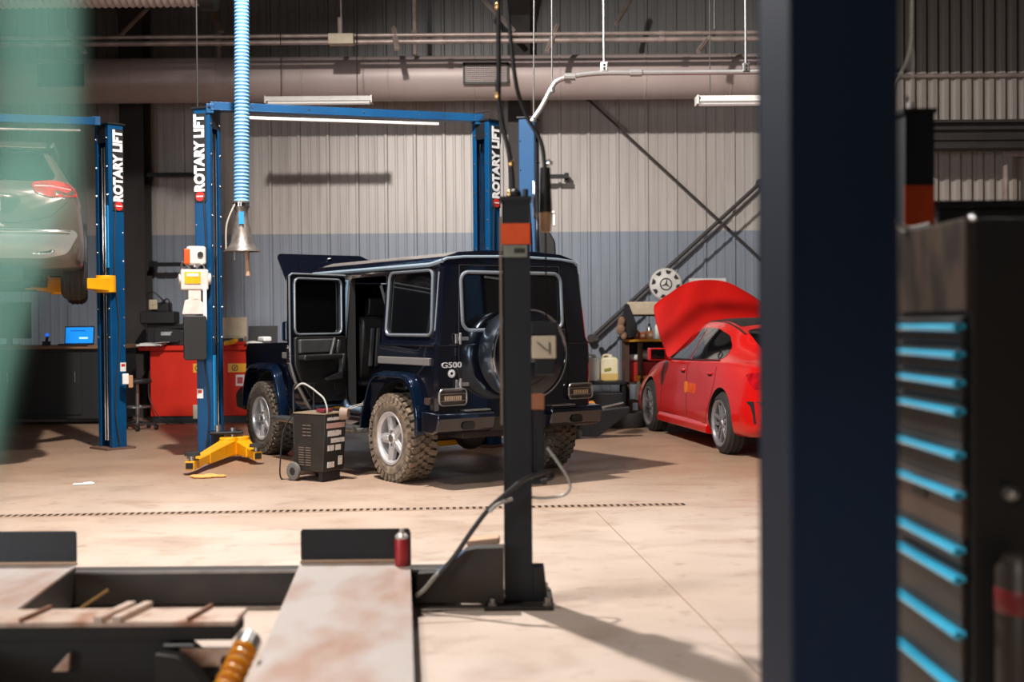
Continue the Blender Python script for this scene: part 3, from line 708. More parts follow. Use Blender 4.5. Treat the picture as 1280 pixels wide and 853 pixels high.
# ================================================================= WHEELS
def wheel(parent, x, y, r, w, rimr, style, side, tread, rimm, spoke_n=5, lugs=False, rot=0.0):
    t = bpy.data.objects.new('wheel', None); COL.objects.link(t); t.parent = parent; t.location = (x, y, r); t.rotation_euler = (0, 0, 0 if side > 0 else PI)
    hw = w/2
    mb = MB()
    mb.lathe([(rimr-.01, -hw+.02), (rimr+.02, -hw), (r-.07, -hw-.005), (r-.022, -hw+.02), (r-.008, -hw+.05), (r, 0), (r-.008, hw-.05), (r-.022, hw-.02), (r-.07, hw+.005), (rimr+.02, hw), (rimr-.01, hw-.02)], (0, 0, 0), 'y', 56, closed=True)
    if lugs:
        n = 34
        for k in range(n):
            an = 2*PI*k/n
            for (yy, ln, wd, sh) in ((-hw+.045, .075, .048, 0), (hw-.045, .075, .048, .5), (-.025, .05, .042, .5), (.03, .05, .042, 0)):
                a2 = an+sh*2*PI/n; M = Euler((0, a2, 0)).to_matrix()
                Mz = M @ Euler((0, 0, .25 if yy > 0 else -.25)).to_matrix()
                mb.box(M @ Vector((0, yy, r+.002)), (wd, ln, .026), Mz)
            for s2 in (-1, 1):
                M = Euler((0, an, 0)).to_matrix(); mb.box(M @ Vector((0, s2*(hw-.002), r-.035)), (.04, .018, .05), M)
    else:
        for yy in (-.05, 0, .05):
            mb.lathe([(r-.001, yy-.012), (r+.003, yy-.010), (r+.003, yy+.010), (r-.001, yy+.012)], (0, 0, 0), 'y', 56)
    mb.build('tyre', tread, t, sharp=30)
    mb = MB()
    mb.lathe([(rimr+.012, hw-.012), (rimr+.012, hw+.004), (rimr-.008, hw+.002), (rimr-.025, hw-.02), (rimr-.03, hw-.12), (rimr-.035, -hw+.03), (rimr+.0, -hw+.01), (rimr+.012, -hw+.02)], (0, 0, 0), 'y', 48, closed=True)
    # hub + spokes
    mb.lathe([(0.0, hw-.015), (.035, hw-.016), (.045, hw-.03), (.085, hw-.04), (.09, hw-.08), (0, hw-.08)], (0, 0, 0), 'y', 24)
    for k in range(spoke_n):
        an = 2*PI*k/spoke_n+rot; M = Euler((0, an, 0)).to_matrix().to_4x4()
        if style == 'wide':
            pr = [(-.05, .06), (-.036, rimr-.02), (.036, rimr-.02), (.05, .06)]
            mb.prism(pr, hw-.07, hw-.03, 'y', 0, M); mb.prism([(-.022, .07), (-.014, rimr-.02), (.014, rimr-.02), (.022, .07)], hw-.035, hw-.018, 'y', 0, M)
        else:
            for q in (-1, 1):
                pr = [(q*.012, .06), (q*.03, rimr-.02), (q*.062, rimr-.02), (q*.04, .06)]
                if q < 0: pr = pr[::-1]
                mb.prism(pr, hw-.06, hw-.025, 'y', 0, M)
    mb.build('rim', rimm, t, bevel=.003, sharp=30)
    mb = MB(); mb.cyl((0, hw-.02, 0), (0, hw-.008, 0), .034, n=20)
    for k in range(5):
        a_ = 2*PI*k/5+.3; mb.cyl((.06*math.sin(a_), hw-.045, .06*math.cos(a_)), (.06*math.sin(a_), hw-.03, .06*math.cos(a_)), .010, n=8)
    mb.build('centre_cap', steel, t)
    mb = MB(); mb.cyl((0, -.02, 0), (0, .0, 0), rimr*.78, n=28); mb.build('brake_disc', darkgrey, t)
    mb = MB(); mb.cyl((0, -hw+.02, 0), (0, -hw+.03, 0), rimr-.02, n=28); mb.build('wheel_back', interior, t)
    return t

# ================================================================= NAVY OFF-ROADER
TH = math.atan2(.82, -.572)
G_ = thing('off_road_car', 'boxy navy blue off-roader with open door, raised bonnet and rear spare wheel', 'car', (-1.17, 12.29, 0), TH)
bodyM = [navy, interior]
def gsec(zt=True):
    return [(.70, .50), (.80, .53), (.83, .62), (.835, .95), (.83, 1.20), (.822, 1.225), (.80, 1.26), (.745, 1.86), (.735, 1.92), (.70, 1.97), (.55, 2.015), (.25, 2.035)]
sec = gsec(); half = sec; ring = [(y, z) for y, z in half]+[(-y, z) for y, z in reversed(half)]
mb = MB(); n = len(ring)
def gst(x, z, y):  # rear slope and front windscreen rake
    return x
sts = []
for x in (-2.11, -2.085, -1.2, 0.2, .45, .62):
    sts.append(x)
vs = []
for i, x in enumerate(sts):
    for (y, z) in ring:
        xx = x; yy = y; zz = z
        if i == 0: yy = y*.965; xx = x + (0.0 if z < 1.22 else (z-1.22)*.06)
        if i == 1: xx = x+(0.0 if z < 1.22 else (z-1.22)*.06)
        if i == len(sts)-1: xx = .84-(max(0, z-1.2))*.42
        if i == len(sts)-1 and z > 1.9: zz = z-.05
        if i == len(sts)-2: xx = x if z < 1.9 else x-.1
        if i == 0 and z > 1.9: zz = z-.02-(.035 if z > 1.96 else 0)
        vs.append((xx, yy, zz))
fs = []
for i in range(len(sts)-1):
    for j in range(n): fs.append((i*n+j, i*n+(j+1) % n, (i+1)*n+(j+1) % n, (i+1)*n+j))
fs.append(tuple(range(n-1, -1, -1))); fs.append(tuple((len(sts)-1)*n+j for j in range(n)))
mb.add(vs, fs)
body = mb.build('body', bodyM, G_)
cut = []
# cabin cavity
c = MB(); c.prism([(-2.04, .60), (.70, .60), (.70, 1.16), (.46, 1.84), (.40, 1.90), (-2.0, 1.93), (-2.04, 1.25)], -.70, .70, 'y'); cut.append(c)
# rear wheel arches
for s in (1, -1):
    c = MB(); c.cyl((-1.425, s*.55, .42), (-1.425, s*1.0, .42), .47, n=40); cut.append(c)
    c = MB(); c.b2((-1.9, s*.55, .3), (-.98, s*1.0, .42)); cut.append(c)
# left rear door opening (doorway polygon)
door_poly = [(-.42, .60), (-.42, 1.84), (-1.13, 1.84), (-1.13, .98), (-1.02, .80), (-.92, .60)]
c = MB(); c.prism(rpoly(door_poly, .05), .5, 1.0, 'y'); cut.append(c)
# side windows: quarter (both), front doors, right rear door
def wq(s): return [(-1.22, 1.32), (-1.22, 1.84), (-1.93, 1.84), (-1.98, 1.32)]
for s in (1, -1):
    c = MB(); c.prism(rpoly(wq(s), .06), s*.6, s*1.0, 'y'); cut.append(c)
    c = MB(); c.prism(rpoly([(.42, 1.30), (.24, 1.83), (-.28, 1.83), (-.28, 1.30)], .05), s*.6, s*1.0, 'y'); cut.append(c)
c = MB(); c.prism(rpoly([(-.44, 1.30), (-.44, 1.83), (-1.12, 1.83), (-1.12, 1.30)], .05), -.6, -1.0, 'y'); cut.append(c)
# rear window, windscreen
c = MB(); c.prism(rr(0.02, 1.59, 1.04, .47, .07), -2.3, -1.95, 'x'); cut.append(c)
c = MB(); c.prism(rr(0, 1.57, 1.26, .52, .05), .3, 1.0, 'x'); cut.append(c)
boolcut(body, cut, bodyM)
bv = bvh_of(body)
def gy(z): # side y for z above belt
    return .80-(z-1.26)*(.055/.60) if z > 1.26 else .83
# panes
for s in (1, -1):
    mb = MB(); P4 = rpoly(wq(s), .06); vs = [(x, s*(gy(z)-.012), z) for x, z in P4]+[(x, s*(gy(z)-.02), z) for x, z in P4]; k = len(P4)
    mb.add(vs, [tuple(range(k)), tuple(range(2*k-1, k-1, -1))]+[(i, (i+1) % k, (i+1) % k+k, i+k) for i in range(k)])
    pane = mb.build('quarter_window', darkglass, G_)
    mb = MB(); mb.tube([(x, s*(gy(z)+.006), z) for x, z in rpoly([(-1.20, 1.30), (-1.20, 1.86), (-1.95, 1.86), (-2.0, 1.30)], .07)], .014, 8, closed=True); mb.build('window_trim', trimgrey, pane)
    P4 = rpoly([(.42, 1.30), (.24, 1.83), (-.28, 1.83), (-.28, 1.30)], .05); k = len(P4)
    mb = MB(); vs = [(x, s*(gy(z)-.012), z) for x, z in P4]+[(x, s*(gy(z)-.02), z) for x, z in P4]
    mb.add(vs, [tuple(range(k)), tuple(range(2*k-1, k-1, -1))]+[(i, (i+1) % k, (i+1) % k+k, i+k) for i in range(k)]); mb.build('front_door_window', darkglass, G_)
P4 = rpoly([(-.44, 1.30), (-.44, 1.83), (-1.12, 1.83), (-1.12, 1.30)], .05); k = len(P4); mb = MB()
vs = [(x, -(gy(z)-.012), z) for x, z in P4]+[(x, -(gy(z)-.02), z) for x, z in P4]
mb.add(vs, [tuple(range(k)), tuple(range(2*k-1, k-1, -1))]+[(i, (i+1) % k, (i+1) % k+k, i+k) for i in range(k)]); mb.build('rear_door_window', darkglass, G_)
def rx(z): return -2.11+max(0, z-1.22)*.06
mb = MB(); P4 = rr(.02, 1.59, 1.02, .45, .06); k = len(P4)
vs = [(rx(z)+.015, y, z) for y, z in P4]+[(rx(z)+.025, y, z) for y, z in P4]
mb.add(vs, [tuple(range(k)), tuple(range(2*k-1, k-1, -1))]+[(i, (i+1) % k, (i+1) % k+k, i+k) for i in range(k)])
rw = mb.build('rear_window', darkglass, G_)
mb = MB(); mb.tube([(rx(z)-.006, y, z) for y, z in rr(.02, 1.59, 1.07, .50, .08, 6)], .016, 8, closed=True); mb.build('window_trim', trimgrey, rw)
mb = MB(); mb.beam((rx(1.78)-.02, .32, 1.80), (rx(1.78)-.02, .02, 1.77), .012, .018); mb.cyl((rx(1.83)-.03, .02, 1.80), (rx(1.83), .02, 1.80), .02, n=10); mb.build('wiper', steel, rw)
mb = MB(); P4 = rr(0, 1.57, 1.24, .5, .05); k = len(P4)
vs = [(.84-(z-1.2)*.42-.02, y, z) for y, z in P4]+[(.84-(z-1.2)*.42-.03, y, z) for y, z in P4]
mb.add(vs, [tuple(range(k)), tuple(range(2*k-1, k-1, -1))]+[(i, (i+1) % k, (i+1) % k+k, i+k) for i in range(k)]); mb.build('windscreen', darkglass, G_)
# roof gutter light line
mb = MB()
for s in (1, -1):
    mb.tube([(.50, s*.742, 1.86)]+[(x, s*.755, 1.905) for x in (.38, 0, -1, -1.9)]+[(-1.98, s*.75, 1.915), (-2.06, s*.72, 1.935)], .019, 8)
mb.tube([(-2.055, y, z) for y, z in ((.72, 1.935), (.68, 1.955), (.5, 1.972), (0, 1.985), (-.5, 1.972), (-.68, 1.955), (-.72, 1.935))], .013, 8)
mb.build('roof_gutter', mat('pale_gutter', (140, 156, 168), .4, .2), G_)
mb = MB()
for s in (1, -1): mb = MB(); mb.tube([(-2.045, s*(gy(z)+.0), z) for z in (1.34, 1.5, 1.7, 1.84)], .009, 6); mb.build('corner_trim', trimgrey, G_)
# belt crease + side trim
mb = MB()
for s in (1, -1):
    mb.beam((-1.14, s*.834, 1.215), (-2.09, s*.834, 1.215), .016, .014) ; mb.beam((-.4, s*.834, 1.215), (.75, s*.834, 1.215), .016, .014)
mb.beam((-2.115, .80, 1.215), (-2.115, -.80, 1.215), .016, .014)
mb.build('belt_crease', navy, G_, bevel=.004)
rub = mat('grey_rub_strip', (112, 108, 106), .5, .1)
for s in (1, -1):
    for x0_, x1_ in ((-1.14, -2.04), (-.41, .95)):
        mb = MB(); mb.beam((x0_, s*.842, 1.075), (x1_, s*.842, 1.075), .03, .065); mb.build('side_rub_strip', rub, G_, bevel=.008)
# flares
def flare(cx, s, front=False):
    prof = [(-.50, .44), (-.50, .66), (-.40, .90), (-.28, .97), (.26, .97), (.38, .90), (.55, .56), (.57, .44)]
    if front: prof = [(-.56, .44), (-.52, .60), (-.38, .90), (-.26, .97), (.28, .97), (.40, .90), (.50, .66), (.50, .5)]
    def cc(p, k): return [(x*k, (z-.42)*k+.42) for x, z in p]
    po = rpoly_open(prof, .08); vs = []
    for x, z in po:
        k = Vector((x, z-.42)); k.normalize()
        o_ = Vector((x, z)); i_ = o_-k*.045
        vs += [(cx+o_.x, s*.815, o_.y+.015), (cx+o_.x-k.x*.01, s*.905, o_.y-k.y*.012), (cx+i_.x, s*.915, i_.y), (cx+i_.x, s*.80, i_.y)]
    m_ = len(po); fs = []
    for i in range(m_-1):
        for j in range(4): fs.append((i*4+j, i*4+(j+1) % 4, (i+1)*4+(j+1) % 4, (i+1)*4+j))
    fs.append((0, 1, 2, 3)); fs.append(((m_-1)*4, (m_-1)*4+1, (m_-1)*4+2, (m_-1)*4+3))
    mb = MB(); mb.add(vs, fs); mb.build('wheel_arch_flare', navy_flare, G_, bevel=.008, sharp=50)
def rpoly_open(pts, r, n=4):
    out = [pts[0]]
    for i in range(1, len(pts)-1):
        a = Vector(pts[i-1]); b = Vector(pts[i]); c = Vector(pts[i+1]); d1 = a-b; d2 = c-b; q = min(r, d1.length*.45, d2.length*.45)
        p = b+d1.normalized()*q; w = b+d2.normalized()*q
        for j in range(n+1):
            t_ = j/n; out.append(tuple(p*(1-t_)**2+b*2*t_*(1-t_)+w*t_*t_))
    out.append(pts[-1]); return out
for s in (1, -1): flare(-1.425, s); flare(1.425, s, True)
# front clip
fr = MB(); fr.prism([(.60, .52), (2.02, .52), (2.06, .62), (2.08, 1.12), (2.0, 1.19), (.60, 1.215)], -.79, .79, 'y')
front = fr.build('front_wing', bodyM, G_)
cut = []
c = MB(); c.b2((.92, -.62, .75), (1.98, .62, 1.4)); cut.append(c)
for s in (1, -1):
    c = MB(); c.cyl((1.425, s*.5, .42), (1.425, s*1.0, .42), .47, n=40); cut.append(c)
    c = MB(); c.b2((.97, s*.5, .3), (1.88, s*1.0, .42)); cut.append(c)
boolcut(front, cut, bodyM)
bb = front.modifiers.new('bevel', 'BEVEL'); bb.width = .02; bb.segments = 2; bb.angle_limit = R(50)
mb = MB(); mb.b2((1.05, -.3, .76), (1.8, .3, 1.02)); mb.b2((1.2, -.45, .8), (1.6, .45, .95)); mb.cyl((1.1, .35, 1.02), (1.7, .35, 1.02), .07, n=14); mb.build('engine', blackpl, G_, bevel=.03)
# front indicator pods, front bumper, grille
for s in (1, -1):
    mb = MB(); mb.box((1.75, s*.70, 1.235), (.18, .10, .06)); mb.build('indicator', amber if s < 0 else white, G_, bevel=.02)
mb = MB(); mb.prism([(1.98, .44), (2.22, .46), (2.24, .62), (2.10, .70), (1.98, .70)], -.86, .86, 'y'); mb.build('front_bumper', blackpl, G_, bevel=.03)
mb = MB(); mb.b2((2.07, -.45, .78), (2.11, .45, 1.1)); 
for k in range(4): mb.b2((2.11, -.44, .82+k*.07), (2.125, .44, .85+k*.07))
mb.build('grille', blackpl, G_)
for s in (1, -1):
    mb = MB(); mb.cyl((2.06, s*.62, .95), (2.12, s*.62, .95), .11, n=24); mb.build('headlight', chrome, G_)
# bonnet raised about its rear edge
Hh = Matrix.Translation((.86, 0, 1.215)) @ Matrix.Rotation(-R(48), 4, 'Y')
mb = MB()
outl = rpoly([(0, -.60), (1.20, -.57), (1.28, -.47), (1.28, .54), (1.25, .57), (0, .60)], .03)
mb.prism(outl, 0, .035, 'z', 0, Hh); mb.prism(rr(.64, 0, 1.0, .76, .08), .035, .055, 'z', 0, Hh)
bn = mb.build('bonnet', navy, G_, bevel=.012)
mb = MB(); mb.prism(rr(.62, 0, 1.06, 1.0, .08), -.02, 0, 'z', 0, Hh); mb.build('bonnet_lining', interior, bn)
mb = MB(); mb.add([(0, 0, 0)], [])
q = Hh @ Vector((1.20, -.04, .05)); mb.ball(q, .028, 12, 0, (1, 1, .6)); mb.build('bonnet_badge', chrome, bn)
# running boards
for s in (1, -1):
    mb = MB(); mb.b2((-.92, s*.80, .40), (.92, s*.98, .44)); rb = mb.build('running_board', mat('ribbed_steel_board', (150, 148, 146), .35, .6), G_, bevel=.012)
    mb = MB()
    mb.cyl((-.92, s*.985, .43), (.92, s*.985, .43), .028, n=14); mb.beam((-.9, s*.90, .446), (.9, s*.90, .446), .03, .012); mb.beam((-.9, s*.85, .446), (.9, s*.85, .446), .02, .012)
    mb.build('bright_edge', steel, rb)
    mb = MB()
    for x in (-.6, .6): mb.beam((x, s*.6, .5), (x, s*.86, .42), .06, .04)
    mb.build('support', blackmt, rb)
# chassis underside
mb = MB(); mb.b2((-2.0, -.45, .42), (2.0, -.35, .54)); mb.b2((-2.0, .35, .42), (2.0, .45, .54)); mb.cyl((-1.425, -.7, .38), (-1.425, .7, .38), .05, n=12); mb.ball((-1.425, .05, .38), .15, 14); mb.cyl((1.425, -.7, .38), (1.425, .7, .38), .05, n=12); mb.b2((-2.0, -.5, .40), (-1.75, .5, .5)); mb.b2((-.6, -.3, .42), (.9, .3, .52))
mb.build('chassis', rustdark, G_, bevel=.01)
mb = MB(); mb.b2((-2.18, -.86, .60), (-2.0, .86, .655))
mb = MB()
prof = [(-1.93, .47), (-2.12, .46), (-2.20, .49), (-2.235, .60), (-2.22, .645), (-1.93, .655)]
bps = []
for y0, y1 in ((.30, .88), (-.88, -.30)):
    mb = MB(); mb.prism(prof, y0, y1, 'y'); bp = mb.build('rear_bumper_corner', navy, G_, bevel=.022, seg=3); bps.append(bp)
    mb = MB(); mb.box((-2.15, .46 if y0 > 0 else -.46, .658), (.09, .26, .014)); mb.build('step_plate', steel, bp, bevel=.004)
mb = MB(); mb.prism([(-2.0, .46), (-2.13, .47), (-2.15, .58), (-2.0, .6)], -.30, .30, 'y'); mb.build('centre_valance', blackpl, G_)
for y in (.58, -.58):
    mb = MB(); mb.prism(rr(y, .535, .12, .065, .02), -2.232, -2.205, 'x'); mb.build('reverse_light', darkglass, bps[0] if y > 0 else bps[1])
for s in (1, -1):
    mb = MB(); mb.prism(rr(s*.685, .775, .25, .115, .03), -2.145, -2.09, 'x')
    tl = mb.build('tail_light', smoked, G_, bevel=.008)
    mb = MB()
    for k in range(8): mb.box((-2.15, s*.685-.075+k*.0215, .765), (.012, .013, .045))
    mb.build('lamp_elements', mat('warm_clear_lens', (206, 178, 150), .2, .2), tl)
    mb = MB(); mb.tube([(-2.152, y, z) for y, z in rr(s*.685, .775, .27, .135, .035)], .008, 6, closed=True)
    for k in (-.03, .03): mb.beam((-2.155, s*.685-.125, .775+k), (-2.155, s*.685+.125, .775+k), .008, .006)
    mb.build('lamp_guard', steel, tl)
    mb = MB(); mb.prism(rr(-1.99, .74, .09, .06, .015), s*.83, s*.848, 'y'); mb.build('side_marker', smoked, G_)
# tailgate seams, hinges, handle
mb = MB()
for pts in ([(.60, .68), (.60, 1.22), (.56, 1.90), (-.50, 1.90), (-.58, 1.22), (-.58, .68)],):
    q = [(rx(z)-.0015, y, z) for y, z in pts]; mb.tube(q, .005, 6)
mb.build('tailgate_seam', interior, G_)
for z in (1.27, .88):
    mb = MB(); mb.box((-2.125, .565, z), (.03, .10, .03)); mb.cyl((-2.14, .60, z-.05), (-2.14, .60, z+.05), .012, n=10); mb.box((-2.125, .63, z), (.02, .03, .08)); mb.build('hinge', steel, G_, bevel=.004)
mb = MB(); mb.box((-2.13, -.50, 1.28), (.03, .05, .12)); mb.build('tailgate_handle', blackpl, G_, bevel=.008)
M = basis((0, -1, 0), (0, 0, 1), (-1, 0, 0), (-2.114, .675, 1.045)); text_mesh('G500', .066, 'model_lettering', mat('bright_badge', (222, 222, 224), .4, .2), G_, .004, M, off=.001, squeeze=1.35)
mb = MB()
for k in range(8):
    a_ = 2*PI*k/8; mb.ball((-2.116, .675+.022*math.cos(a_), .975+.022*math.sin(a_)), .010, 8)
mb.lathe([(.031, 0), (.036, 0), (.036, -.006), (.031, -.006)], (-2.112, .675, .975), 'x', 24, closed=True); mb.build('round_badge', mat('bright_badge', (222, 222, 224), .4, .2), G_)
# spare wheel
sy, sz = .06, 1.13
mb = MB(); mb.lathe([(.0, .0), (.30, .0), (.36, -.015), (.385, -.05), (.390, -.10), (.388, -.26), (.38, -.275)], (-2.13, sy, sz), 'x', 56)
sp = mb.build('spare_wheel_cover', mirrorm, G_, sharp=50)
mb = MB(); mb.lathe([(.366, -.268), (.374, -.288), (.388, -.288), (.393, -.272), (.390, -.262), (.366, -.262)], (-2.13, sy, sz), 'x', 56, closed=True); mb.build('bright_ring', chrome, sp)
mb = MB(); mb.lathe([(.0, -.300), (.20, -.298), (.31, -.29), (.370, -.275), (.370, -.26), (0, -.26)], (-2.13, sy, sz), 'x', 56); mb.build('cover_face', navy, sp)
mb = MB(); mb.lathe([(.0, -.308), (.07, -.306), (.07, -.29), (0, -.29)], (-2.13, sy, sz), 'x', 24)
mb.build('face_badge', chrome, sp)
mb = MB(); mb.cyl((-2.14, sy, sz), (-2.08, sy, sz), .12, n=16); mb.build('carrier', blackmt, sp)
mb = MB(); mb.box((-2.425, .285, 1.18), (.012, .05, .15)); mb.build('face_reflector', taillight, sp, bevel=.004)
# wheels
for x in (1.425, -1.425):
    for s in (1, -1):
        wheel(G_, x, s*.765, .385, .265, .225, 'wide', s, mudrubber if x < 0 and s > 0 else mudrubber2, alloy, 5, True, rot=.35)
# open rear left door
hx_, hy_ = -.40, .835
Dm = Matrix.Translation((hx_, hy_, 0)) @ Matrix.Rotation(-R(68), 4, 'Z')    # closed door runs along -x ; rotates outwards (+y)
def Dr(p): return Dm @ Vector(p)
dpoly = rpoly([(0, .62), (0, 1.86), (-.76, 1.86), (-.76, 1.02), (-.70, .90), (-.50, .62)], .05)
dd = MB(); dd.prism(dpoly, -.055, -.005, 'y')
dob = dd.build('open_door', bodyM, G_)
c = MB(); c.prism(rpoly([(-.085, 1.32), (-.085, 1.81), (-.70, 1.81), (-.70, 1.32)], .05), -.2, .2, 'y')
boolcut(dob, [c], bodyM)
dob.data.transform(Dm); bq = dob.modifiers.new('bevel', 'BEVEL'); bq.width = .012; bq.segments = 2
def dpart(mb, name, m_, par=None, bevel=0): 
    mb.v = [Dm @ p for p in mb.v]; return mb.build(name, m_, dob, bevel)
mb = MB(); mb.prism(rpoly([(-.075, 1.31), (-.075, 1.82), (-.71, 1.82), (-.71, 1.31)], .05), -.034, -.028, 'y'); dpart(mb, 'door_glass', darkglass)
mb = MB(); mb.tube([(x, -.062, z) for x, z in rpoly([(-.075, 1.31), (-.075, 1.82), (-.71, 1.82), (-.71, 1.31)], .06)], .010, 8, closed=True); mb.tube([(-.02, -.06, 1.86), (-.74, -.06, 1.86), (-.765, -.05, 1.84), (-.765, -.05, 1.05), (-.70, -.05, .88), (-.5, -.05, .62)], .010, 8); dpart(mb, 'door_edge_trim', trimgrey)
mb = MB(); mb.prism(rpoly([(-.03, .68), (-.03, 1.29), (-.72, 1.29), (-.72, 1.02), (-.66, .90), (-.48, .68)], .04), -.075, -.05, 'y'); dpart(mb, 'door_card', leather, None, .01)
mb = MB(); mb.box((-.46, -.09, 1.20), (.46, .04, .13)); dpart(mb, 'armrest_pad', greyint, None, .015)
mb = MB(); mb.box((-.43, -.115, 1.10), (.52, .10, .05)); dpart(mb, 'armrest', leather, None, .018)
mb = MB(); mb.beam((-.26, -.14, 1.27), (-.33, -.14, 1.08), .025, .03, up=(1, 0, 0)); mb.beam((-.19, -.13, 1.25), (-.22, -.13, 1.13), .02, .035, up=(1, 0, 0)); dpart(mb, 'door_pull', steel, None, .006)
mb = MB(); mb.cyl((-.13, -.075, .82), (-.13, -.09, .82), .08, n=24); dpart(mb, 'speaker', blackpl)
mb = MB(); mb.prism([(-.16, .95), (-.36, .90), (-.34, .88), (-.14, .89), (-.10, 1.12), (-.13, 1.12)], -.13, -.085, 'y'); dpart(mb, 'door_pocket', greyint, None, .006)
mb = MB(); mb.box((-.765, -.035, 1.12), (.02, .04, .14)); mb.cyl((-.77, -.035, 1.2), (-.79, -.035, 1.2), .015, n=8); dpart(mb, 'door_latch', chrome, None, .004)
# door frame seal strip at B pillar
mb = MB(); mb.tube([(-.43, .79, 1.82), (-.43, .835, 1.25), (-.43, .84, .9), (-.45, .84, .68), (-.50, .84, .61), (-.8, .84, .60)], .024, 8); mb.build('doorway_seal', mat('blue_grey_seal', (120, 144, 166), .35, .3), G_)
mb = MB(); mb.b2((-.86, .66, .56), (-.46, .84, .60)); 
for k in range(6): mb.b2((-.84+k*.06, .68, .6), (-.82+k*.06, .82, .61))
mb.build('sill_plate', greyint, G_)
# seats
def seat(x, y, par, nm='seat'):
    t_ = bpy.data.objects.new('front_seat' if nm == 'seat' else nm, None); COL.objects.link(t_); t_.parent = par; t_.location = (x, y, 0)
    mb = MB(); mb.prism(rpoly([(-.1, .78), (.42, .82), (.44, .96), (-.06, .92)], .05), -.24, .24, 'y'); mb.build('cushion', leather, t_, bevel=.03)
    mb = MB(); mb.prism(rpoly([(-.10, .85), (.05, .85), (-.04, 1.46), (-.14, 1.48), (-.20, 1.40)], .05), -.24, .24, 'y'); mb.build('backrest', leather, t_, bevel=.045, seg=3)
    mb = MB()
    for k in range(5): mb.prism([(-.155, .98), (-.13, .98), (-.19, 1.36), (-.215, 1.36)], -.15+k*.065, -.105+k*.065, 'y')
    mb.build('ribbed_pocket', greyint, t_, bevel=.012)
    mb = MB(); mb.prism(rpoly([(-.12, 1.47), (-.04, 1.46), (-.05, 1.64), (-.16, 1.66)], .04), -.14, .14, 'y'); mb.build('headrest', leather, t_, bevel=.035, seg=3)
seat(-.20, .37, G_); seat(-.20, -.37, G_); 
mb = MB(); mb.prism(rpoly([(-.1, .78), (.42, .82), (.44, .96), (-.06, .92)], .05), -.62, .62, 'y'); mb.prism(rpoly([(-.10, .85), (.05, .85), (-.1, 1.40), (-.22, 1.40)], .05), -.62, .62, 'y')
mb.v = [p+Vector((-1.15, 0, 0)) for p in mb.v]; mb.build('rear_seat', leather, G_, bevel=.04)
mb = MB(); mb.prism(rpoly([(.5, .8), (.8, .8), (.8, 1.2), (.62, 1.22), (.5, 1.1)], .05), -.68, .68, 'y'); mb.lathe([(.17, 0), (.19, .015), (.17, .03), (.15, .015)], (.38, .38, 1.1), 'x', 24, closed=True); mb.build('dashboard', interior, G_, bevel=.02)
mb = MB(); mb.tube(smooth_pts([(-1.1, .79, 1.75), (-1.08, .70, 1.4), (-.75, .55, .95), (-.72, .80, .64)], 8), .014, 6); mb.build('seat_belt', greyint, G_)
# wing mirrors
for s in (1, -1):
    mb = MB(); mb.box((.42, s*.97, 1.33), (.10, .20, .20)); mb.beam((.45, s*.80, 1.27), (.43, s*.9, 1.28), .05, .04); mb.build('wing_mirror', navy, G_, bevel=.03)

# ================================================================= LOFTED CARS
def loft(st, kx=7, kr=4, crown=.07):
    def interp(i, f, c):
        a = st[max(0, i-1)][c]; b = st[i][c]; d = st[i+1][c]; e = st[min(len(st)-1, i+2)][c]
        m1 = (d-a)/max(1e-6, (st[i+1][0]-st[max(0, i-1)][0]))*(st[i+1][0]-st[i][0]); m2 = (e-b)/max(1e-6, (st[min(len(st)-1, i+2)][0]-st[i][0]))*(st[i+1][0]-st[i][0])
        # keep monotone
        dd_ = d-b
        if abs(dd_) < 1e-9: m1 = m2 = 0
        else:
            m1 = max(0, min(3, m1/dd_))*dd_; m2 = max(0, min(3, m2/dd_))*dd_
        h00 = 2*f**3-3*f*f+1; h10 = f**3-2*f*f+f; h01 = -2*f**3+3*f*f; h11 = f**3-f*f
        return h00*b+h10*m1+h01*d+h11*m2
    rows = []
    for i in range(len(st)-1):
        for k in range(kx): f = k/kx; rows.append([st[i][0]+(st[i+1][0]-st[i][0])*f]+[interp(i, f, c) for c in range(1, 7)])
    rows.append(list(st[-1]))
    mb = MB(); vs = []; n = None
    for (x, zb, zbelt, zt, wl, wb, wt) in rows:
        H_ = zbelt-zb; cr = min(crown, (zt-zbelt)*.5); zs = zt-cr
        hp = [(0, zb), (.72*wl, zb), (.93*wl, zb+.02), (wl*.985, zb+.10*H_+.02), (wl, zb+.30*H_), (wl*.985, zb+.55*H_), (wb+(wl-wb)*.55, zb+.80*H_), (wb+.012, zbelt-.03), (wb-.005, zbelt+.01),
              (wb+(wt-wb)*.33, zbelt+(zs-zbelt)*.36), (wb+(wt-wb)*.68, zbelt+(zs-zbelt)*.72), (wt, zs), (wt*.86, zs+cr*.52), (wt*.5, zs+cr*.88), (0, zt)]
        pts = smooth_pts([(p[0], p[1], 0) for p in hp], kr)
        rg = [(p.x, p.y) for p in pts]+[(-p.x, p.y) for p in reversed(pts[1:-1])]
        n = len(rg); vs += [(x, y, z) for y, z in rg]
    m_ = len(rows); fs = []
    for i in range(m_-1):
        for j in range(n): fs.append((i*n+j, i*n+(j+1) % n, (i+1)*n+(j+1) % n, (i+1)*n+j))
    fs.append(tuple(range(n-1, -1, -1))); fs.append(tuple((m_-1)*n+j for j in range(n)))
    mb.add(vs, fs); return mb
CF = Vector((-.165, .986, 0)).normalized(); TC = math.atan2(CF.y, CF.x)
C_ = thing('red_car', 'bright red four door saloon with its bonnet raised', 'car', (2.83, 14.08, 0), TC)
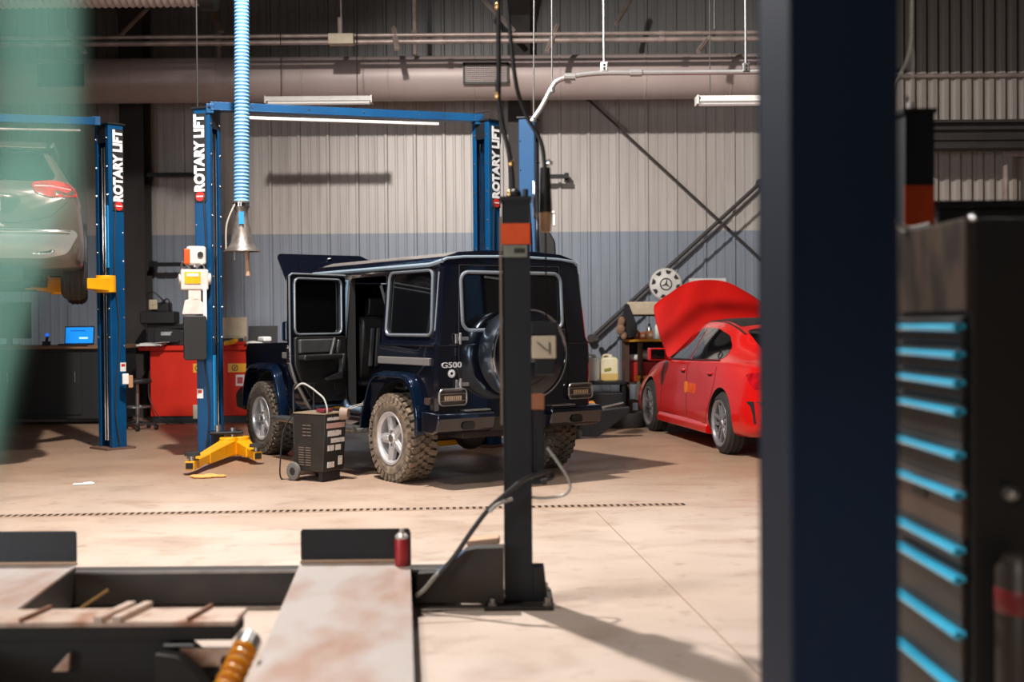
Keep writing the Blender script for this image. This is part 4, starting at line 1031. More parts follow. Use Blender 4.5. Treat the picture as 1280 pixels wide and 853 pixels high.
st = [(-2.33, .48, .80, .90, .40, .46, .30), (-2.30, .40, .84, .94, .58, .58, .42), (-2.22, .30, .89, 1.00, .76, .70, .50), (-2.05, .23, .93, 1.04, .85, .76, .55), (-1.75, .21, .95, 1.09, .885, .79, .54), (-1.4, .20, .96, 1.20, .90, .82, .52), (-1.0, .19, .95, 1.33, .895, .835, .53),
      (-.5, .18, .94, 1.42, .885, .84, .55), (0, .18, .93, 1.43, .88, .84, .56), (.4, .18, .92, 1.36, .88, .84, .55), (.75, .18, .91, 1.20, .88, .83, .58), (1.05, .18, .885, 1.00, .885, .82, .62), (1.35, .19, .83, .93, .895, .80, .62), (1.8, .2, .74, .86, .88, .74, .6), (2.08, .22, .66, .78, .80, .66, .5), (2.24, .3, .58, .68, .62, .5, .35), (2.29, .38, .52, .6, .42, .35, .25)]
cb = loft(st).build('body', [redp, interior], C_)
cut = []
for x in (1.35, -1.35):
    for s in (1, -1):
        c = MB(); c.cyl((x, s*.55, .335), (x, s*1.1, .335), .365, n=40); cut.append(c)
boolcut(cb, cut, [redp, interior]); cbv = bvh_of(cb)
for s, f in ((1, 'L'), (-1, 'R')):
    patch(cbv, rpoly([(.74, .95), (.36, 1.20), (-.02, 1.315), (-.13, 1.325), (-.17, .965)], .03), f, .004).build('front_side_window', darkglass, C_)
    patch(cbv, rpoly([(-.20, .967), (-.16, 1.325), (-.50, 1.31), (-.86, 1.24), (-1.12, 1.12), (-1.20, 1.02), (-1.17, .99)], .05), f, .004).build('rear_side_window', darkglass, C_)
    mb = seam(cbv, [(.80, .935), (-.17, .955), (-1.17, .975)], f, .009, .004); mb.build('window_sill_trim', blackpl, C_)
    mb = MB(); seam(cbv, [(-.17, .95), (-.15, .6), (-.20, .34)], f, .004, 0, mb=mb); seam(cbv, [(.80, .92), (.84, .5), (.80, .30), (-.2, .27), (-.85, .28), (-1.0, .5), (-1.14, .75), (-1.15, .97)], f, .004, 0, mb=mb); mb.build('door_seam', interior, C_)
    mb = MB(); mb.box((0, s*.80, .34), (.01, .01, .01))
    for hx2 in (-.02, -.98):
        h, nn = hit(cbv, hx2, .83, f); mb = MB(); mb.box(h+nn*.012, (.15, .022, .026)); hdl = mb.build('door_handle', redp, C_, bevel=.01)
        mb = MB(); mb.box(h+nn*.001-Vector((0, 0, .012)), (.10, .012, .035)); mb.build('handle_recess', interior, hdl, bevel=.004)
    # side skirt
    mb = MB(); mb.prism([(s*.80, .16), (s*.90, .18), (s*.905, .25), (s*.86, .30)], -.92, .92, 'x'); mb.build('side_skirt', redp, C_, bevel=.01)
    # mirror
    mb = MB(); h, nn = hit(cbv, .62, .92, f); q = Vector((.60, s*1.0, 1.0)); mb.box(q, (.12, .20, .15)); mb.beam(Vector((.62, s*.82, .93)), q-Vector((0, s*.06, .04)), .06, .03)
    wm_ = mb.build('wing_mirror', redp, C_, bevel=.035, seg=3)
    mb = MB(); mb.box(q-Vector((.062, 0, 0)), (.008, .17, .12)); mb.build('mirror_glass', darkglass, wm_, bevel=.003)
    # tail lights wrap
    patch(cbv, rpoly([(s*.40, .86), (s*.74, .90), (s*.745, .72), (s*.56, .70), (s*.40, .76)], .04), 'B', .006).build('tail_light', taillight, C_)
    patch(cbv, rpoly([(-1.92, .86), (-2.22, .90), (-2.24, .72), (-2.12, .72)], .03), f, .006).build('tail_light_side', taillight, C_)
    # vent slash in bumper
    patch(cbv, rpoly([(s*.73, .60), (s*.80, .60), (s*.735, .54), (s*.735, .36), (s*.72, .36), (s*.715, .54)], .01), 'B', .004).build('bumper_vent', blackpl, C_)
    patch(cbv, rpoly([(-2.14, .60), (-2.02, .595), (-2.10, .55), (-2.14, .46), (-2.145, .38), (-2.17, .38), (-2.165, .48)], .01), f, .004).build('bumper_side_vent', blackpl, C_)
patch(cbv, rpoly([(-1.02, -.46), (-1.02, .46), (-1.72, .50), (-1.72, -.50)], .06), 'T', .004).build('rear_window', darkglass, C_)
patch(cbv, rpoly([(.40, -.50), (.40, .50), (.98, .60), (.98, -.60)], .06), 'T', .004).build('windscreen', darkglass, C_)
patch(cbv, rpoly([(.28, -.46), (.28, .46), (-.86, .46), (-.86, -.46)], .05), 'T', .004).build('roof_panel', blackpl, C_)
mb = MB(); mb.tube([h for h in [hit(cbv, x_, .50, 'T')[0] for x_ in (.3, 0, -.3, -.6, -.9, -1.1)] if h is not None], .012, 6); mb.build('roof_strip', blackpl, C_)
patch(cbv, rpoly([(1.10, -.60), (1.10, .60), (1.95, .52), (1.95, -.52)], .06), 'T', .004).build('engine_bay', interior, C_)
patch(cbv, rr(0, .48, .95, .16, .03), 'B', .004).build('diffuser', blackpl, C_)
patch(cbv, rr(0, .78, .5, .12, .02), 'B', .006).build('number_plate', white, C_)
# bonnet raised
Hc = Matrix.Translation((1.04, 0, 1.0)) @ Matrix.Rotation(-R(58), 4, 'Y')
mb = MB(); nu, nv = 14, 18; top = []; bot = []
for i in range(nu+1):
    f = i/nu
    for j in range(nv+1):
        g = j/nv*2-1
        wdt = .70+.07*math.sin(f*PI*.75) if f < .80 else .70+.07*math.sin(.6*PI)-(.20*((f-.80)/.20)**2)
        xx = f*(1.10-.20*abs(g)**2.4*1.0); yy = g*wdt
        zz = -.10*abs(g)**3+.02*math.sin(f*PI)
        top.append(Hc @ Vector((xx, yy, zz))); bot.append(Hc @ Vector((xx, yy, zz-.02)))
k = len(top); W = nv+1; fs = []
for i in range(nu):
    for j in range(nv):
        a_ = i*W+j; fs.append((a_, a_+1, a_+W+1, a_+W)); fs.append((k+a_, k+a_+W, k+a_+W+1, k+a_+1))
for i in range(nu): fs.append((i*W, (i+1)*W, k+(i+1)*W, k+i*W)); fs.append((i*W+nv, k+i*W+nv, k+(i+1)*W+nv, (i+1)*W+nv))
for j in range(nv): fs.append((j, k+j, k+j+1, j+1)); fs.append((nu*W+j, nu*W+j+1, k+nu*W+j+1, k+nu*W+j))
mb.add(top+bot, fs); cbn = mb.build('bonnet', mat('matte_red_panel', (200, 20, 13), .65, 0, (190, 17, 11), 2, .4, spec=.2), C_, sharp=50)
for x in (1.35, -1.35):
    for s in (1, -1): wheel(C_, x, s*.785, .325, .22, .235, 'twin', s, rubber, alloyd, 5, False, rot=.2)
M = None
t_ = patch(cbv, rr(-.30, .64, .42, .11, .05), 'L', .003); t_.build('orange_sticker', mat('faded_orange_sticker', (226, 96, 30), .45, 0, (206, 50, 24), 9, .8), C_)['label'] = 'orange oval sticker on the doors'
t_ = patch(cbv, rr(-.14, .64, .12, .14, .06), 'L', .005); t_.build('sticker_disc', mat('yellow_orange_sticker', (232, 130, 30), .45, 0, (220, 90, 24), 14, .7), C_)

# ---- raised brown car
HB = BAY+PI/2+R(2)
zl = 1.66
B_ = thing('raised_brown_car', 'bronze-brown crossover car raised on the left lift, seen from behind', 'car', (0, 0, zl), HB)
fB = Vector((math.cos(HB), math.sin(HB), 0)); lB = Vector((-fB.y, fB.x, 0))
corner = P(104, 300, 11.4); corner.z = 0      # rear right bumper corner
org = corner+fB*2.05+lB*.88; B_.location = (org.x, org.y, zl)
st = [(-2.22, .52, .80, .96, .40, .42, .30), (-2.19, .44, .86, 1.02, .62, .58, .45), (-2.12, .36, .95, 1.08, .80, .74, .62), (-2.0, .30, 1.00, 1.16, .875, .80, .64), (-1.88, .28, 1.02, 1.30, .895, .82, .62), (-1.74, .27, 1.02, 1.42, .90, .825, .60), (-1.5, .25, 1.02, 1.48, .905, .83, .60), (-.9, .24, 1.01, 1.53, .90, .84, .61), (-.2, .24, 1.0, 1.54, .89, .84, .61), (.3, .24, .99, 1.48, .89, .84, .60), (.7, .24, .98, 1.31, .89, .83, .62), (1.05, .25, .96, 1.10, .895, .82, .64), (1.4, .26, .92, 1.03, .90, .81, .64), (1.85, .28, .82, .95, .87, .75, .6), (2.1, .34, .72, .84, .76, .64, .5), (2.2, .42, .62, .72, .5, .4, .3)]
bb_ = loft(st).build('body', [brownp, interior], B_)
cut = []
for x in (1.35, -1.35):
    for s in (1, -1):
        c = MB(); c.cyl((x, s*.55, .35), (x, s*1.1, .35), .385, n=40); cut.append(c)
boolcut(bb_, cut, [brownp, interior]); bv2 = bvh_of(bb_)
patch(bv2, rpoly([(.60, 1.10), (.64, 1.16), (.50, 1.44), (-.50, 1.44), (-.64, 1.16), (-.60, 1.10)], .05), 'B', .006).build('rear_window', darkglass, B_)
patch(bv2, rpoly([(-1.98, -.50), (-1.98, .50), (-1.72, .54), (-1.72, -.54)], .03), 'T', .004)
mb = MB(); mb.prism([(-1.98, 1.43), (-1.70, 1.50), (-1.60, 1.53), (-1.6, 1.50), (-1.97, 1.415)], -.56, .56, 'y'); mb.build('roof_spoiler', brownp, B_, bevel=.008)
mb = MB()
for s in (1, -1): mb.tube([(-1.55, s*.60, 1.50), (-1.4, s*.61, 1.545), (-.2, s*.62, 1.58), (.4, s*.60, 1.50)], .016, 8)
mb.build('roof_rail', steel, B_)
for s, f in ((1, 'L'), (-1, 'R')):
    tl = patch(bv2, rpoly([(s*.42, 1.08), (s*.60, 1.12), (s*.80, 1.09), (s*.83, .96), (s*.60, .94), (s*.46, .985)], .04), 'B', .010).build('tail_light', taillight, B_)
    mb = seam(bv2, [(s*.46, 1.04), (s*.60, 1.045), (s*.77, 1.02)], 'B', .008, .012); mb.build('light_bar', mat('pink_light_bar', (255, 150, 150), .3), tl)
    patch(bv2, rpoly([(-1.86, 1.07), (-2.10, 1.08), (-2.10, .97), (-1.96, .96)], .03), f, .008).build('tail_light_side', taillight, B_)
    patch(bv2, rpoly([(.70, 1.03), (.33, 1.28), (-.05, 1.41), (-.95, 1.41), (-1.45, 1.30), (-1.6, 1.08)], .05), f, .004).build('side_windows', darkglass, B_)
    mb = MB(); mb.prism(rr(s*.52, .455, .22, .10, .045), -2.19, -2.02, 'x'); ex = mb.build('exhaust_tip', chrome, B_, bevel=.008)
    mb = MB(); mb.prism(rr(s*.52, .455, .17, .06, .03), -2.194, -2.1, 'x'); mb.build('tip_opening', interior, ex)
    # wheel arch moulding
    mb = MB(); mb.tube([( -1.35+.40*math.cos(a_), s*.895, .35+.40*math.sin(a_)) for a_ in [R(k) for k in range(0, 181, 12)]], .02, 8); mb.build('arch_moulding', blackpl, B_)
patch(bv2, rpoly([(-.80, .64), (.80, .64), (.83, .60), (.74, .42), (.55, .38), (-.55, .38), (-.74, .42), (-.83, .60)], .05), 'B', .010).build('silver_bumper_skirt', mat('silver_skirt', (176, 170, 166), .28, .6, (150, 144, 140), 6, .4), B_)
mb = seam(bv2, [(-.76, .625), (0, .62), (.76, .625)], 'B', .014, .012); mb.build('chrome_strip', chrome, B_)
patch(bv2, rpoly([(-.30, .97), (.30, .97), (.36, .92), (.26, .78), (-.26, .78), (-.36, .92)], .04), 'B', .003).build('plate_recess', mat('dark_bronze', (76, 62, 56), .3, .4), B_)
patch(bv2, rr(0, .855, .34, .12, .01), 'B', .008).build('number_plate', white, B_)
mb = MB(); mb.box((-2.16, 0, .985), (.05, .74, .05)); mb.build('chrome_garnish', chrome, B_, bevel=.015)
mb = seam(bv2, [(.74, .90), (.60, .76), (.3, .70), (-.3, .70), (-.60, .76), (-.74, .90)], 'B', .005, .0); mb.build('tailgate_seam', interior, B_)
mb = MB(); mb.prism([(-2.05, .42), (-2.10, .36), (-1.75, .22), (-1.7, .3)], -.7, .7, 'y'); mb.b2((-1.7, -.5, .16), (1.6, .5, .26)); mb.cyl((-1.9, .35, .27), (-1.9, -.35, .27), .10, n=16); mb.cyl((-1.35, -.7, .33), (-1.35, .7, .33), .05, n=12); mb.build('underbody', blackpl, B_, bevel=.02)
for x in (1.35, -1.35):
    for s in (1, -1): wheel(B_, x, s*.785, .345, .235, .24, 'twin', s, rubber, alloyd, 5, False)

# ================================================================= BATTERY CHARGER CART
cp = G(402, 600); 
ch = thing('charger_cart', 'black wheeled battery charger with white control labels beside the running board', 'battery charger', (cp.x, 10.78, 0), R(-33)); ch.scale = (.9, .88, 1)
W2, D2 = .235, .20
mb = MB(); mb.prism([(-.235, .09), (.16, .09), (.20, .60), (-.225, .60)], -.16, .16, 'y')
cs = mb.build('case', mat('worn_black_case', (46, 43, 41), .38, .4, (66, 60, 56), 6, .6), ch, bevel=.008)
mb = MB(); mb.box((-.012, 0, .607), (.43, .325, .012)); mb.build('top_edge', mat('tan_edge', (150, 130, 108), .5, .2), ch, bevel=.003)
# vents on -y side
mb = MB()
for k in range(4):
    for x in (-.075, -.015): mb.box((x, -.162, .50-.03*k), (.05, .006, .010))
for k in range(8):
    for x in (-.12, -.03): mb.box((x, -.162, .30-.022*k), (.07, .006, .009))
mb.build('vent_slots', mat('vent_tan', (120, 104, 92), .5, .3), cs)
# control panel on +x face
def facept(y, z, d_=.004): return Vector((.16+.04*(z-.09)/.51+d_, y, z))
lab = MB()
for (y, z, w, h, mi) in ((0, .50, .27, .045, 1), (-.03, .43, .17, .05, 0), (.04, .365, .2, .04, 0), (-.06, .30, .09, .05, 0), (.05, .30, .08, .05, 0), (-.05, .15, .10, .05, 0), (.09, .18, .06, .08, 0), (0, .56, .25, .025, 0), (.07, .43, .03, .04, 0)):
    lab.box(facept(y, z), (.005, w, h), (0, .078, 0), mi)
lab.build('control_labels', [mat('label_grey_white', (226, 222, 218), .5, 0, (120, 114, 110), 50, .6, contrast=(.56, .62)), mat('pink_label', (210, 170, 160), .5)], cs)
mb = MB(); mb.box((.12, -.08, .635), (.10, .14, .03)); mb.build('red_terminal', mat('dark_red_plastic', (120, 30, 40), .5), ch, bevel=.008)
mb = MB(); mb.cyl((.20, .07, .60), (.28, .10, .60), .06, .05, n=16); mb.build('cable_coil', mat('tan_coil', (150, 128, 110), .6), ch, bevel=.01)
for s in (-1, 1):
    mb = MB(); mb.lathe([(.03, -.02), (.065, -.022), (.08, -.018), (.085, 0), (.08, .018), (.065, .022), (.03, .02)], (-.20, s*.19, .085), 'y', 28, closed=True); w_ = mb.build('wheel', mat('grey_tyre', (110, 104, 98), .8), ch)
    mb = MB(); mb.lathe([(0, -.024), (.04, -.02), (.05, -.01), (.05, .01), (.04, .02), (0, .024)], (-.20, s*.19, .085), 'y', 16); mb.build('hub', blackpl, w_)
mb = MB(); mb.b2((.08, -.14, 0), (.13, .14, .09)); mb.build('foot', blackmt, ch, bevel=.01)
mb = MB(); mb.tube(smooth_pts([(-.22, -.15, .3), (-.225, -.15, .62), (-.225, -.15, .80), (-.20, -.15, .855), (-.20, 0, .86), (-.20, .15, .855), (-.225, .15, .8), (-.22, .15, .3)], 5), .012, 8); mb.build('handle', blackmt, ch)
mb = MB(); mb.tube(smooth_pts([(-.22, -.15, .82), (-.14, -.12, .87), (-.05, -.10, .84), (.05, -.10, .79), (.13, -.10, .74), (.17, -.1, .66), (.17, -.10, .60)], 7), .009, 8); mb.build('output_cable', clearhose, ch)
mb = MB(); mb.tube(smooth_pts([(-.22, -.16, .6), (-.30, -.22, .45), (-.33, -.24, .2), (-.36, -.2, .012), (-.28, -.1, .01)], 7), .008, 6); mb.build('power_cable', rubberh, ch)
mb = MB(); q0 = Vector((cp.x+.17, 10.82, .60))
for dd_, lab_ in ((0, 'pale charging lead running into the open doorway, inner of the two'), (.05, 'pale charging lead running into the open doorway, outer of the two')):
    mb = MB(); mb.tube(smooth_pts([q0+Vector((.05, dd_, .02)), q0+Vector((.1+dd_, .12, .05)), Vector((-1.35+dd_, 11.2, .68)), Vector((-1.2+dd_, 11.45, .80)), Vector((-1.12+dd_, 11.62, .85))], 7), .006, 6)
    tag(mb.build('charging_lead', clearhose), lab_, 'cable')

# ================================================================= RED TOOL CABINET + items
rc = G(188, 527); RY = 17.0
zt = P(250, 432, RY).z
rcx0 = P(188, 500, RY).x; rcx1 = P(372, 500, RY).x
t = thing('red_tool_cabinet', 'wide red steel cabinet with yellow warning stickers by the back wall', 'cabinet', ((rcx0+rcx1)/2, RY+.3, 0))
w = rcx1-rcx0
mb = MB(); mb.b2((-w/2, -.3, .10), (w/2, .3, zt-.07)); cbx = mb.build('body', redbox, t, bevel=.01)
mb = MB(); mb.b2((-w/2-.15, -.34, zt-.07), (w/2+.1, .34, zt)); mb.build('top', redbox, t, bevel=.008)
mb = MB(); mb.b2((-w/2+.02, -.26, 0), (w/2-.02, .28, .10)); mb.build('plinth', blackmt, t)
mb = MB(); cxs = P(300, 460, RY).x-t.location.x; cx2 = P(246, 460, RY).x-t.location.x; zs = P(300, 460, RY).z
for cx in (cxs, cx2+.02, cxs+.23):
    pass
mb.box((cxs+.05, -.303, zs), (.44, .004, .125)); mb.box((cx2+.1, -.303, zs), (.30, .004, .125))
wl_ = mb.build('warning_stickers', yellow, t)
mb = MB()
for cx in (cxs-.07, cxs+.13, cx2+.02): mb.lathe([(.035, 0), (.045, 0), (.045, .004), (.035, .004)], (cx, -.309, zs), 'y', 20, closed=True); mb.box((cx, -.308, zs), (.016, .004, .05), (0, .6, 0))
mb.build('warning_symbols', blackpl, wl_)
zk = P(298, 473, RY).z; mb = MB(); mb.box((cxs+.0, -.303, zk-.03), (.12, .004, .16)); mb.box((cxs, -.306, zk-.03), (.08, .003, .09), mi=1); mb.build('maker_sticker', [white, mat('rose_mark', (190, 70, 80), .5)], t)
mb = MB(); q = P(217, 517, RY); mb.box((P(245, 517, RY).x-t.location.x, -.32, P(245, 515, RY).z), (.07, .04, .2)); mb.build('cable_box', cream, t, bevel=.01)
mb = MB(); mb.tube(smooth_pts([(-w/2-.02, -.25, .75), (-w/2-.0, -.34, .35), (-w/2+.25, -.45, .02), (-w/2+.5, -.4, .012)], 6), .008, 6); mb.build('cord', rubberh, t)
# items on the cabinet
def item(name, lab, cat, u, v, y, builder, rz=0, z=None, group=None):
    p = P(u, v, y); p.z = p.z if z is None else z
    t_ = thing(name, lab, cat, p, rz, group); builder(t_); return t_
def b_printer(t_):
    mb = MB(); mb.prism(rpoly([(-.22, 0), (.22, 0), (.20, .22), (-.22, .26)], .03), -.2, .2, 'y'); mb.build('case', blackpl, t_, bevel=.012)
    mb = MB(); mb.box((0, .05, .27), (.42, .3, .03), (.1, 0, 0)); mb.build('lid', blackpl, t_, bevel=.006)
    mb = MB(); mb.box((-.05, -.205, .17), (.14, .01, .05)); mb.cyl((.03, -.2, .19), (.03, -.215, .19), .012, n=8); mb.build('button_panel', steel, t_)
    mb = MB(); mb.box((0, -.23, .06), (.3, .12, .015)); mb.build('paper_tray', blackpl, t_)
item('printer', 'bulky black printer on the left part of the red cabinet', 'printer', 217, 430, 17.32, b_printer, z=zt)
def b_mach(t_):
    mb = MB(); mb.box((0, .05, .09), (.5, .3, .18)); mb.box((.02, .08, .24), (.26, .22, .14)); mb.build('case', blackpl, t_, bevel=.02)
    mb = MB(); mb.box((-.05, -.1, .28), (.12, .02, .14)); mb.cyl((-.05, -.11, .30), (-.05, -.12, .30), .03, n=14); mb.build('dial_panel', cream, t_, bevel=.006)
    mb = MB(); mb.tube(smooth_pts([(-.1, 0, .3), (-.16, -.05, .42), (-.05, -.08, .46), (.06, -.05, .36), (.1, 0, .3)], 5), .012, 6); mb.tube(smooth_pts([(.05, -.06, .3), (.16, -.08, .36), (.2, -.06, .2)], 5), .012, 6); mb.build('wiring', rubberh, t_)
item('test_device', 'dark tester with a pale dial panel and tangled wires above the printer', 'machine', 199, 428, 17.45, b_mach, z=zt+.31)
mb = MB(); mb.b2((P(190, 400, 17.7).x, 17.45, zt), (P(232, 400, 17.7).x, 17.6, zt+.31)); tag(mb.build('equipment_case', blackpl, bevel=.012), 'tall dark equipment case behind the printer carrying the tester', 'case')
def b_papers(t_):
    mb = MB(); mb.box((0, 0, .012), (.34, .24, .02), (0, 0, .1)); mb.box((.04, 0, .03), (.3, .22, .012), (.03, .04, -.15)); mb.box((.14, -.02, .045), (.2, .2, .006), (0, -.08, -.1)); mb.build('sheets', paper, t_)
item('paper_stack', 'loose white papers on the left end of the red cabinet', 'papers', 188, 431, 16.9, b_papers, z=zt)
def b_tray(t_):
    mb = MB(); mb.box((0, .12, .22), (.40, .04, .34)); mb.box((0, .04, .07), (.38, .2, .1)); mb.build('case', cream, t_, bevel=.02)
    mb = MB(); mb.box((0, -.04, .05), (.36, .14, .07)); mb.build('lower_tray', blackpl, t_, bevel=.008)
    mb = MB(); mb.b2((-.34, -.2, -.005), (.34, -.14, .03)); mb.build('slot', redbox, t_)
item('scanner', 'cream upright scanner on the red cabinet behind the lettered column', 'scanner', 290, 425, 17.42, b_tray, z=zt+.01)
def b_lap(t_, scr=blackpl, w=.38, lit=False):
    mb = MB(); mb.box((0, 0, .012), (w, .26, .022)); mb.build('keyboard_base', blackpl, t_, bevel=.004)
    mb = MB(); mb.box((0, .15, .14), (w, .014, .26), (-.15, 0, 0)); l_ = mb.build('screen_lid', blackpl, t_, bevel=.004)
    if lit: 
        mb = MB(); mb.box((0, .139, .14), (w-.03, .004, .225), (-.15, 0, 0)); mb.build('screen', scr, l_)
        mb = MB(); 
        mb.box((.06, .132, .10), (.12, .003, .022), (-.15, 0, 0)); mb.box((.09, .131, .075), (.08, .003, .012), (-.15, 0, 0)); mb.box((-.12, .128, .06), (.05, .003, .01), (-.15, 0, 0)); mb.box((-.02, .142, .205), (w*.5, .003, .012), (-.15, 0, 0), 1); mb.build('screen_content', [mat('screen_white', (190, 235, 255), .4, emit=1.2), mat('screen_dark_blue', (10, 90, 190), .4, emit=.5)], l_)
item('laptop', 'open black laptop on the red cabinet beside the off-roader', 'laptop', 326, 430, 17.05, lambda t_: b_lap(t_, w=.42), z=zt)
def b_glove(t_):
    mb = MB(); mb.box((0, 0, .04), (.16, .1, .07), (0, -.2, .2)); mb.cyl((-.08, -.03, .02), (.1, -.03, .05), .022, n=10); mb.box((.08, 0, .07), (.08, .08, .06)); mb.build('grip', yellow, t_, bevel=.02)
    mb = MB(); mb.cyl((-.16, -.03, .03), (-.08, -.03, .03), .018, n=8); mb.build('bit', steel, t_)
item('yellow_tool', 'small yellow hand tool lying on the red cabinet next to the column', 'tool', 287, 430, 16.85, b_glove, z=zt)
def b_rag(t_):
    mb = MB(); mb.ball((0, 0, .03), .07, 10, 0, (1.4, .8, .45)); mb.ball((.08, .02, .03), .05, 10, 0, (1.2, 1, .5)); mb.build('cloth', paper, t_)
item('white_rag', 'small white rag on the red cabinet edge above the front wheel', 'rag', 316, 434, 16.8, b_rag, z=zt)
# left worktop
wz = P(60, 432, 17).z
t = thing('workbench', 'long brown topped workbench with dark cupboards under the raised brown car', 'workbench', (P(50, 430, 17).x-1.0, 17.2, 0))
x1 = P(160, 430, 17).x-t.location.x
mb = MB(); mb.b2((-2.2, -.35, wz-.05), (x1, .35, wz)); mb.build('worktop', wood, t, bevel=.006)
mb = MB(); mb.b2((-2.2, -.28, .08), (x1-.05, .33, wz-.05)); mb.build('cupboard', mat('dark_cupboard', (38, 37, 36), .6), t, bevel=.01)
for k in range(4):
    mb = MB(); xx = -2.1+k*.95; mb.b2((xx, -.30, .14), (xx+.86, -.28, wz-.1)); dq = mb.build('cupboard_door', MATS['dark_cupboard'], t, bevel=.006)
    mb = MB(); mb.cyl((xx+.78, -.32, .6), (xx+.78, -.32, .75), .008, n=8); mb.build('handle', steel, dq)
scr = mat('blue_screen', (20, 140, 235), .4, emit=.9)
item('laptop', 'laptop with a glowing blue screen on the workbench at left', 'laptop', 95, 430, 16.95, lambda t_: b_lap(t_, scr, .42, True), z=wz)
def b_dongle(t_):
    mb = MB(); mb.box((0, 0, .03), (.1, .08, .06)); mb.cyl((0, 0, .06), (.02, 0, .14), .02, n=10); mb.build('base', blackpl, t_, bevel=.01)
    mb = MB(); mb.ball((.02, -.02, .15), .025, 10); mb.build('blue_lamp', mat('blue_led', (30, 110, 255), .4, emit=1.2), t_)
item('scan_tool', 'small black scan tool with a blue light beside the glowing laptop', 'tool', 58, 430, 16.95, b_dongle, z=wz)
def b_mon(t_):
    mb = MB(); mb.box((0, 0, .36), (.62, .05, .52)); mb.build('panel', blackpl, t_, bevel=.01)
    mb = MB(); mb.box((0, 0, .05), (.06, .06, .1)); mb.box((0, 0, .008), (.25, .2, .016)); mb.build('stand', blackpl, t_)
item('monitor', 'dark switched-off monitor on the workbench at the far left', 'monitor', 12, 430, 17.3, b_mon, z=wz)
# stool/clutter next to column D
def b_stool(t_):
    mb = MB(); mb.cyl((0, 0, .62), (0, 0, .68), .19, n=24); mb.build('seat', blackpl, t_, bevel=.02)
    mb = MB(); mb.cyl((0, 0, .1), (0, 0, .62), .025, n=10); mb.lathe([(.15, .3), (.165, .3), (.165, .32), (.15, .32)], (0, 0, 0), 'z', 24, closed=True); mb.build('post', steel, t_)
    for k in range(5):
        a_ = 2*PI*k/5; c_, s_ = math.cos(a_), math.sin(a_)
        mb = MB(); mb.beam((0, 0, .11), (.25*c_, .25*s_, .07), .04, .03); mb.cyl((.25*c_-.02, .25*s_, .035), (.25*c_+.02, .25*s_, .035), .035, n=12); mb.build('leg', blackmt, t_)
item('workshop_stool', 'black swivel stool standing between the left lift column and red cabinet', 'stool', 172, 530, 16.0, b_stool, z=0)
def b_bin(t_):
    mb = MB(); mb.lathe([(0, 0), (.15, 0), (.18, .5), (.165, .5), (.14, .02), (0, .02)], (0, 0, 0), 'z', 24); mb.build('bin_shell', rustdark, t_)
mb = MB()
# small boxes on column D
t = thing('control_box', 'small white and orange control box on the left lift column', 'electrical box', P(157, 474, 13.45), BAY)
mb = MB(); mb.box((0, 0, 0), (.07, .05, .12)); mb.build('box', white, t, bevel=.008)
mb = MB(); mb.box((.055, .01, -.03), (.05, .05, .14)); mb.build('side_label', mat('tan_plastic', (176, 130, 90), .5), t, bevel=.008)

# ================================================================= RIGHT WORKBENCH AREA
sz_ = P(810, 424, 17.2)
t = thing('work_table', 'tall timber-legged table with an orange shelf edge behind the red car', 'table', (P(806, 424, 17.2).x, 17.3, 0))
zsf = sz_.z
mb = MB(); mb.b2((-.30, -.25, zsf-.035), (1.0, .25, zsf)); mb.build('tabletop', blackmt, t, bevel=.004)
mb = MB(); mb.b2((-.30, -.265, zsf-.035), (1.0, -.25, zsf)); mb.build('orange_edge', mat('yellow_orange_edge', (226, 160, 40), .5), t)
for x in (-.27, -.08, .9):
    mb = MB(); mb.b2((x-.035, -.24, 0), (x+.035, -.17, zsf-.035)); mb.build('leg', mat('dark_timber', (72, 48, 36), .7), t, bevel=.005)
for x in (-.27, .9):
    mb = MB(); mb.b2((x-.035, .17, 0), (x+.035, .24, zsf-.035)); mb.build('leg', MATS['dark_timber'], t, bevel=.005)
mb = MB(); mb.b2((-.28, -.24, .50), (.98, .24, .53)); mb.build('lower_shelf', MATS['dark_timber'], t)
mb = MB(); mb.b2((-.28, .235, .53), (.98, .25, zsf-.035)); mb.build('back_board', blackpl, t)
tz = zsf
# upper shelf bits
t = thing('roller_cabinet_lamp', 'long off-white fluorescent hood above the table behind the red bonnet', 'lamp', P(811, 386, 17.35))
t.name = 'bench_lamp'
mb = MB(); mb.prism(rpoly([(-.10, -.09), (.10, -.09), (.10, .05), (.05, .10), (-.10, .10)], .02), -.32, .6, 'x'); mb.build('hood', cream, t, bevel=.008)
mb = MB(); mb.b2((-.3, -.06, -.11), (.6, .08, -.09)); mb.build('underside', blackpl, t)
mb = MB()
for x in (-.28, .55): mb.b2((x, .02, tz-t.location.z), (x+.04, .06, -.1))
mb.build('upright', blackmt, t)
mb = MB(); mb.b2((P(786, 400, 17.2).x, 17.1, tz), (P(795, 400, 17.2).x, 17.25, tz+.35))
mb = MB()
a = P(786, 395, 17.05); pts = []
q0 = P(783, 384, 17.0); q1 = P(790, 392, 17.0); q2 = P(797, 424, 17.0)
mb.prism(rpoly([(P(779, 425, 17).x, P(779, 425, 17).z), (P(776, 410, 17).x, P(776, 410, 17).z), (P(781, 380, 17).x, P(781, 380, 17).z), (P(786, 380, 17).x, P(786, 380, 17).z), (P(797, 408, 17).x, P(797, 408, 17).z), (P(795, 421, 17).x, P(795, 421, 17).z)], .03), 16.98, 17.04, 'y')
tag(mb.build('hanging_jacket', mat('black_cloth', (30, 30, 34), .9, 0, (44, 42, 44), 12, .7), bevel=.015), 'black garment hanging at the left end of the bench lamp', 'jacket')
mb = MB()
for k, (u, v, r_) in enumerate(((777, 402, .06), (776, 412, .07), (780, 420, .05))): mb.ball(P(u, v, 16.95), r_, 10, 0, (.9, .7, 1.2))
